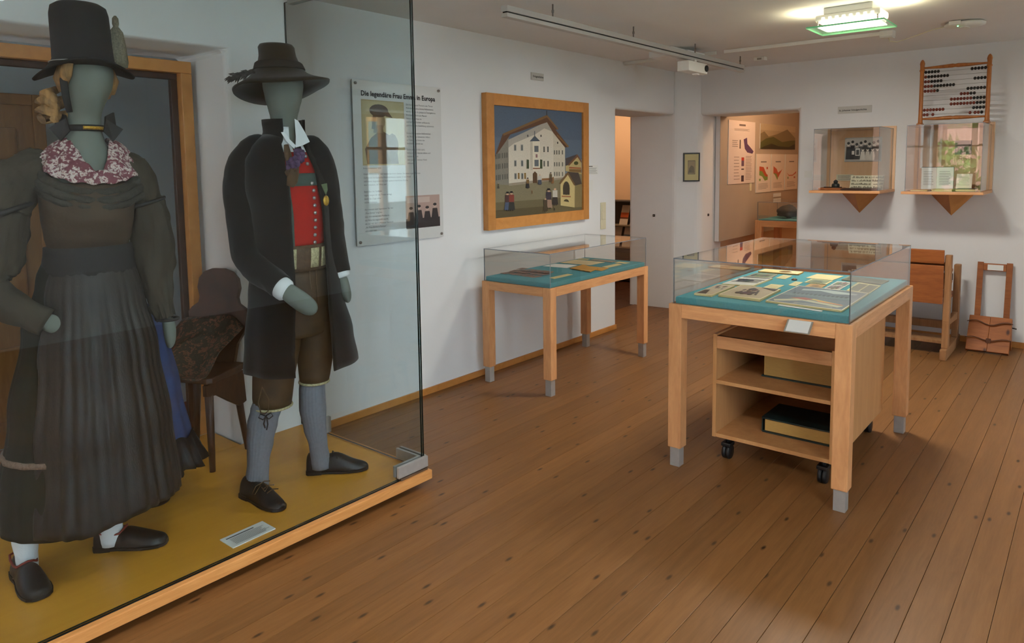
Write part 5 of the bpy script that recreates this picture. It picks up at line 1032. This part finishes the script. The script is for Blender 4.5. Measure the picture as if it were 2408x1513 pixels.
for s_, c in ((-1, (.012, .0)), (1, (.135, .015))):
    m.add([(c[0], c[1]-.04, 1.66), (c[0]+s_*.055, c[1]-.02, 1.625), (c[0]+s_*.02, c[1]-.035, 1.58), (c[0]-s_*.01, c[1]-.05, 1.615)], [(0, 1, 2, 3)], 'silk_black'); m.add([(c[0], c[1]-.03, 1.67), (c[0]+s_*.03, c[1]+.03, 1.69), (c[0]+s_*.035, c[1]+.03, 1.63), (c[0]-s_*.005, c[1]-.02, 1.62)], [(0, 1, 2, 3)], 'silk_black')
solid_mod(m.build('neck_bow', wo), .006)
m = MB(); chk = [(1.60, .067, .01, .061, .06), (1.66, .069, .006, .059, .062)]; body_loft(m, chk, FW, 1.617, 1.637, 2, 'silk_black', 40); ck2 = m.build('choker', wo); solid_mod(ck2, .004)
m = MB(); body_loft(m, [(z, x, y, a+.005, b+.005) for z, x, y, a, b in chk], FW, 1.621, 1.633, 2, 'gold', 12, math.radians(40), math.radians(108)); solid_mod(m.build('gold_clasp', ck2), .004)
# scarf: draped ring around the neck, V at the front
m = MB(); rr = []
for i in range(9):
    f = i/8; ring = []
    for k in range(64):
        th = 2*PI*k/64; fr = max(0, math.sin(th)); vee = fr**3
        zi = 1.59-.12*vee; zo = 1.50-.075*fr; ai, bi = .066+.006*vee, .062+.055*vee; ao, bo = .168, .136
        z = zi+(zo-zi)*f+.012*math.sin(PI*f); a = ai+(ao-ai)*f**.8; b = bi+(bo-bi)*f**.8
        wv_ = 1+.05*math.sin(13*th+5*f)*f+.03*math.sin(29*th-9*f)+.05*f*mnoise.noise(Vector((5*math.cos(th), 5*math.sin(th), 3*f)))
        ring.append(ring_pt((.076, .012, z+.006*math.sin(17*th+7*f)), a*wv_, b*wv_, FW, th))
    rr.append(ring)
m.rings(rr, 'scarf_floral', cap=False); o = m.build('flowered_scarf', wo); solid_mod(o, .006); sub_mod(o)
# bodice
bk2 = [(1.10, .055, .01, .125, .10), (1.19, .055, .005, .130, .105), (1.24, .058, -.005, .142, .125), (1.31, .06, -.01, .150, .145), (1.37, .064, -.004, .156, .138), (1.44, .068, .008, .172, .118), (1.50, .07, .015, .155, .10), (1.53, .07, .015, .12, .085)]
m = MB(); body_loft(m, bk2, FW, 1.12, 1.435, 24, 'bodice', 48, fold=lambda th, z: .006*math.cos(th*16)*max(0, 1-abs(z-1.24)/.08)); sub_mod(m.build('bodice', wo))
m = MB()
for j, (dr, dz, rad) in enumerate(((0, 0, .017), (.012, -.026, .016), (.016, -.052, .013))):
    pts = []
    for k in range(56):
        th = 2*PI*k/56; fr = max(0, math.sin(th)); z = 1.487-.093*fr+dz; pts.append(ring_pt((.072, .012, z), .166+dr*.8+.004*math.sin(40*th), .128+dr+.004*math.sin(40*th), FW, th))
    m.tube(pts, rad, 'bodice_trim', 10, closed=True)
m.build('neckline_ruffle', wo)
# sleeves
SL = wtube('puff_sleeve', wo, [(-.05, .015, 1.505), (-.10, .01, 1.485), (-.145, 0, 1.44), (-.172, -.015, 1.385), (-.188, -.022, 1.34)], [.045, .066, .078, .078, .072], 'sleeve_cloth', .012, (24, 24, 10), seed=2, gath=.003)
MB().tube([(-.19+.086*math.cos(a)*.95, -.026+.086*math.sin(a), 1.335+.03*math.cos(a)) for a in [2*PI*k/24 for k in range(24)]], .010, 'silk_black', 8, closed=True).build('sleeve_band', SL)
wtube('lower_sleeve', wo, [(-.19, -.025, 1.34), (-.208, -.03, 1.28), (-.225, -.035, 1.21), (-.236, -.04, 1.15), (-.24, -.045, 1.11), (-.236, -.05, 1.085)], [.066, .078, .084, .08, .068, .056], 'sleeve_cloth', .014, (26, 26, 7), seed=5, gath=.0035)
wtube('forearm_sleeve', wo, [(-.245, -.045, 1.11), (-.235, -.065, 1.065), (-.195, -.09, 1.02), (-.14, -.115, .985), (-.09, -.13, .955)], [.05, .06, .058, .05, .046], 'sleeve_cloth', .006, seed=7)
tube_part('hand', wo, [(-.10, -.127, .96), (-.07, -.12, .945), (-.04, -.11, .925), (-.02, -.105, .91)], [(.03, .024), (.034, .024), (.03, .02), (.01, .008)], 'mannequin_grey', 14)
SRr = wtube('puff_sleeve', wo, [(.17, .02, 1.505), (.208, .022, 1.48), (.232, .026, 1.42), (.248, .03, 1.35)], [.042, .060, .066, .062], 'sleeve_cloth', .009, (24, 24, 10), seed=9)
MB().tube([(.25+.072*math.cos(a)*.95, .03+.072*math.sin(a), 1.348+.02*math.cos(a)) for a in [2*PI*k/24 for k in range(24)]], .007, 'silk_black', 8, closed=True).build('sleeve_band', SRr)
wtube('lower_sleeve', wo, [(.25, .03, 1.35), (.262, .028, 1.28), (.268, .024, 1.18), (.268, .018, 1.10), (.274, .008, 1.03), (.288, -.004, .96), (.302, -.012, .90)], [.06, .068, .07, .062, .05, .04, .034], 'sleeve_cloth', .012, (26, 26, 7), seed=12, gath=.003)
MB().tube([(.304+.036*math.cos(a), -.013+.034*math.sin(a), .897) for a in [2*PI*k/18 for k in range(18)]], .006, 'silk_black', 6, closed=True).build('sleeve_hem', wo)
tube_part('hand', wo, [(.303, -.012, .905), (.306, -.016, .87), (.307, -.02, .83), (.305, -.022, .80), (.302, -.022, .782)], [(.024, .026), (.024, .032), (.022, .034), (.018, .028), (.006, .01)], 'mannequin_grey', 16)
# skirt and apron
sk = [(.14, -.005, .045, .285, .245), (.30, .0, .045, .285, .243), (.60, .015, .04, .25, .208), (.90, .03, .03, .205, .162), (1.08, .045, .015, .165, .125), (1.19, .055, .005, .138, .112)]
def pleat(n, amp): return lambda th, z: amp*(math.cos(n*th+.7*math.sin(3*th))+.5*math.cos(n*1.7*th+1.3))*min(1, (1.2-z)/.3)
m = MB(); body_loft(m, sk, FW, .192, 1.19, 36, 'skirt_cloth', 160, fold=pleat(17, .006)); skirt = m.build('skirt', wo)
m = MB(); body_loft(m, [(z, x, y, a+.003, b+.003) for z, x, y, a, b in sk], FW, .452, .466, 2, 'skirt_trim', 160, fold=pleat(17, .006)); solid_mod(m.build('skirt_trim', skirt), .008)
ak = [(.10, .05, -.008, .268, .25), (.20, .05, -.008, .266, .248), (.50, .052, -.005, .244, .222), (.80, .054, -.003, .21, .185), (1.02, .055, 0, .172, .145), (1.13, .055, 0, .15, .122), (1.19, .055, 0, .142, .117)]
m = MB(); body_loft(m, ak, FW, .205, 1.135, 44, 'apron_cloth', 150, lambda z: math.radians(-22-4*(1.13-z)), lambda z: math.radians(160+2*(1.13-z)), lambda th, z: (.014*math.cos(23*th+2*math.sin(5*th))+.010*math.cos(39*th+1.0)+.016*math.cos(9*th))*min(1, (1.15-z)/.22)); ap = m.build('apron', wo); solid_mod(ap, .004)
m = MB(); body_loft(m, ak, FW, 1.105, 1.20, 6, 'waist_black', 60); solid_mod(m.build('waistband', wo), .006)
for o_ in (skirt, ap):
    for v in o_.data.vertices:
        k_ = max(0, 1-(v.co.z-.145)/.5); t_ = min(1, max(0, (v.co.x+.05)/.22)); v.co.z += .045*t_*t_*(3-2*t_)*k_
# legs
m = MB(); body_loft(m, [(.02, -.208, .005, .035, .04), (.08, -.207, .005, .035, .039), (.14, -.208, .01, .042, .046), (.25, -.205, .01, .05, .055)], 0, .02, .25, 10, 'sock_white', 40, fold=lambda th, z: .012*math.cos(14*th)); m.build('sock', wo)
m = MB(); body_loft(m, [(.02, .066, .066, .042, .038), (.07, .066, .066, .042, .038), (.12, .062, .065, .042, .042), (.25, .06, .06, .05, .05)], 0, .02, .25, 10, 'sock_white', 40, fold=lambda th, z: .012*math.cos(14*th)); m.build('sock', wo)
shoe('shoe', wo, (-.232, .062), (-.162, -.195), top=.1, trim='shoe_red', wmax=.05, slip=True)
shoe('shoe', wo, (.010, .098), (.255, -.012), top=.1, trim='shoe_red', wmax=.05, slip=True)

# ================================================================== third costume and chair in the vitrine
bs = thing('costume_stand', 'blue skirt with black ruffled hem on a stand behind the top hat mannequin', 'costume', (1.345, 3.20, ZP))
m = MB(); body_loft(m, [(.27, 0, 0, .175, .16), (.5, 0, 0, .14, .13), (.8, 0, 0, .095, .09), (.88, 0, 0, .085, .08)], 0, .28, .88, 14, 'blue_cloth', 80, fold=lambda th, z: .05*math.cos(12*th)*(1-z)); m.build('blue_skirt', bs)
m = MB(); rr = []
for i in range(5):
    z = .30-.034*i; rr.append([Vector(((.178+.012*i+.014*math.sin(22*a+i*.4)*(i/3))*math.cos(a), (.163+.012*i+.014*math.sin(22*a+i*.4)*(i/3))*math.sin(a), z+.01*math.sin(9*a))) for a in [2*PI*k/110 for k in range(110)]])
m.rings(rr, 'silk_black', cap=False); solid_mod(m.build('ruffled_hem', bs), .004)
MB().tube([(0, 0, 0), (0, 0, .9)], .014, 'brushed', 12).build('stand_pole', bs); MB().lathe([(.07, 0), (.07, .006), (.03, .012), (.014, .03)], 'black').build('stand_base', bs)
CA = Vector((-.346, .938, 0)); CB = Vector((.918, .397, 0)); CO = Vector((1.672, 3.27, ZP))
chair = thing('farmhouse_chair', 'dark carved farmhouse chair behind the mannequins with shawl over it', 'chair', CO, math.atan2(CB.y, CB.x))
# local axes: x towards the backrest, y along the seat front
MB().prism([(.0, .02), (.02, .0), (.30, .02), (.315, .03), (.315, .32), (.30, .33), (.02, .35), (0, .33)], .435, .465, 'dark_wood', bev=.008).build('seat', chair)
for (x, y), (dx, dy) in (((.05, .05), (-.045, -.035)), ((.05, .30), (-.045, .035)), ((.26, .06), (.04, -.03)), ((.26, .29), (.0, .03))): MB().tube([(x, y, .436), (x+dx*.5, y+dy*.5, .2), (x+dx, y+dy, 0)], [.022, .018, .014], 'dark_wood', 8).build('leg', chair)
hp = [(0, .08), (.10, .06), (.16, .02), (.22, -.01), (.26, -.012), (.285, .01), (.31, .05), (.34, .058), (.39, .045), (.44, .055), (.475, .09), (.492, .14)]
poly = [(y, z) for z, y in hp]+[(.35-y, z) for z, y in reversed(hp)]
MB().prism(poly, 0, .024, 'dark_wood', Matrix.Translation((.285, 0, .4655)) @ Matrix.Rotation(math.radians(4), 4, 'Y') @ Matrix(((0, 0, 1, 0), (1, 0, 0, 0), (0, 1, 0, 0), (0, 0, 0, 1))), .004).build('backrest', chair)
MB().prism([(.0, .43), (.29, .43), (.305, .26), (.25, .25), (.17, .30), (.08, .36), (.0, .375)], 0, .02, 'dark_wood', Matrix.Translation((0, .045, 0)) @ Matrix.Rotation(PI/2, 4, 'X'), .004).build('seat_apron', chair)
sw_ = thing('flowered_shawl', 'dark flowered shawl draped over the farmhouse chair', 'shawl', CO, math.atan2(CB.y, CB.x)); m = MB(); rr = []
for i in range(26):
    f = i/25; row = []
    for k in range(26):
        g = k/25; x = .30-.36*f; y = .02+.38*g; z = .475+.25*max(0, 1-f*1.1)**1.25*(1-.5*abs(g-.5))+.018*math.sin(9*g+4*f)+.03*mnoise.noise(Vector((x*9, y*9, 1.7)))
        row.append(Vector((x, y, max(z, .472))))
    rr.append(row)
m.rings(rr, 'shawl_floral', closed_u=False, cap=False); o = m.build('cloth', sw_); solid_mod(o, .006, 1)
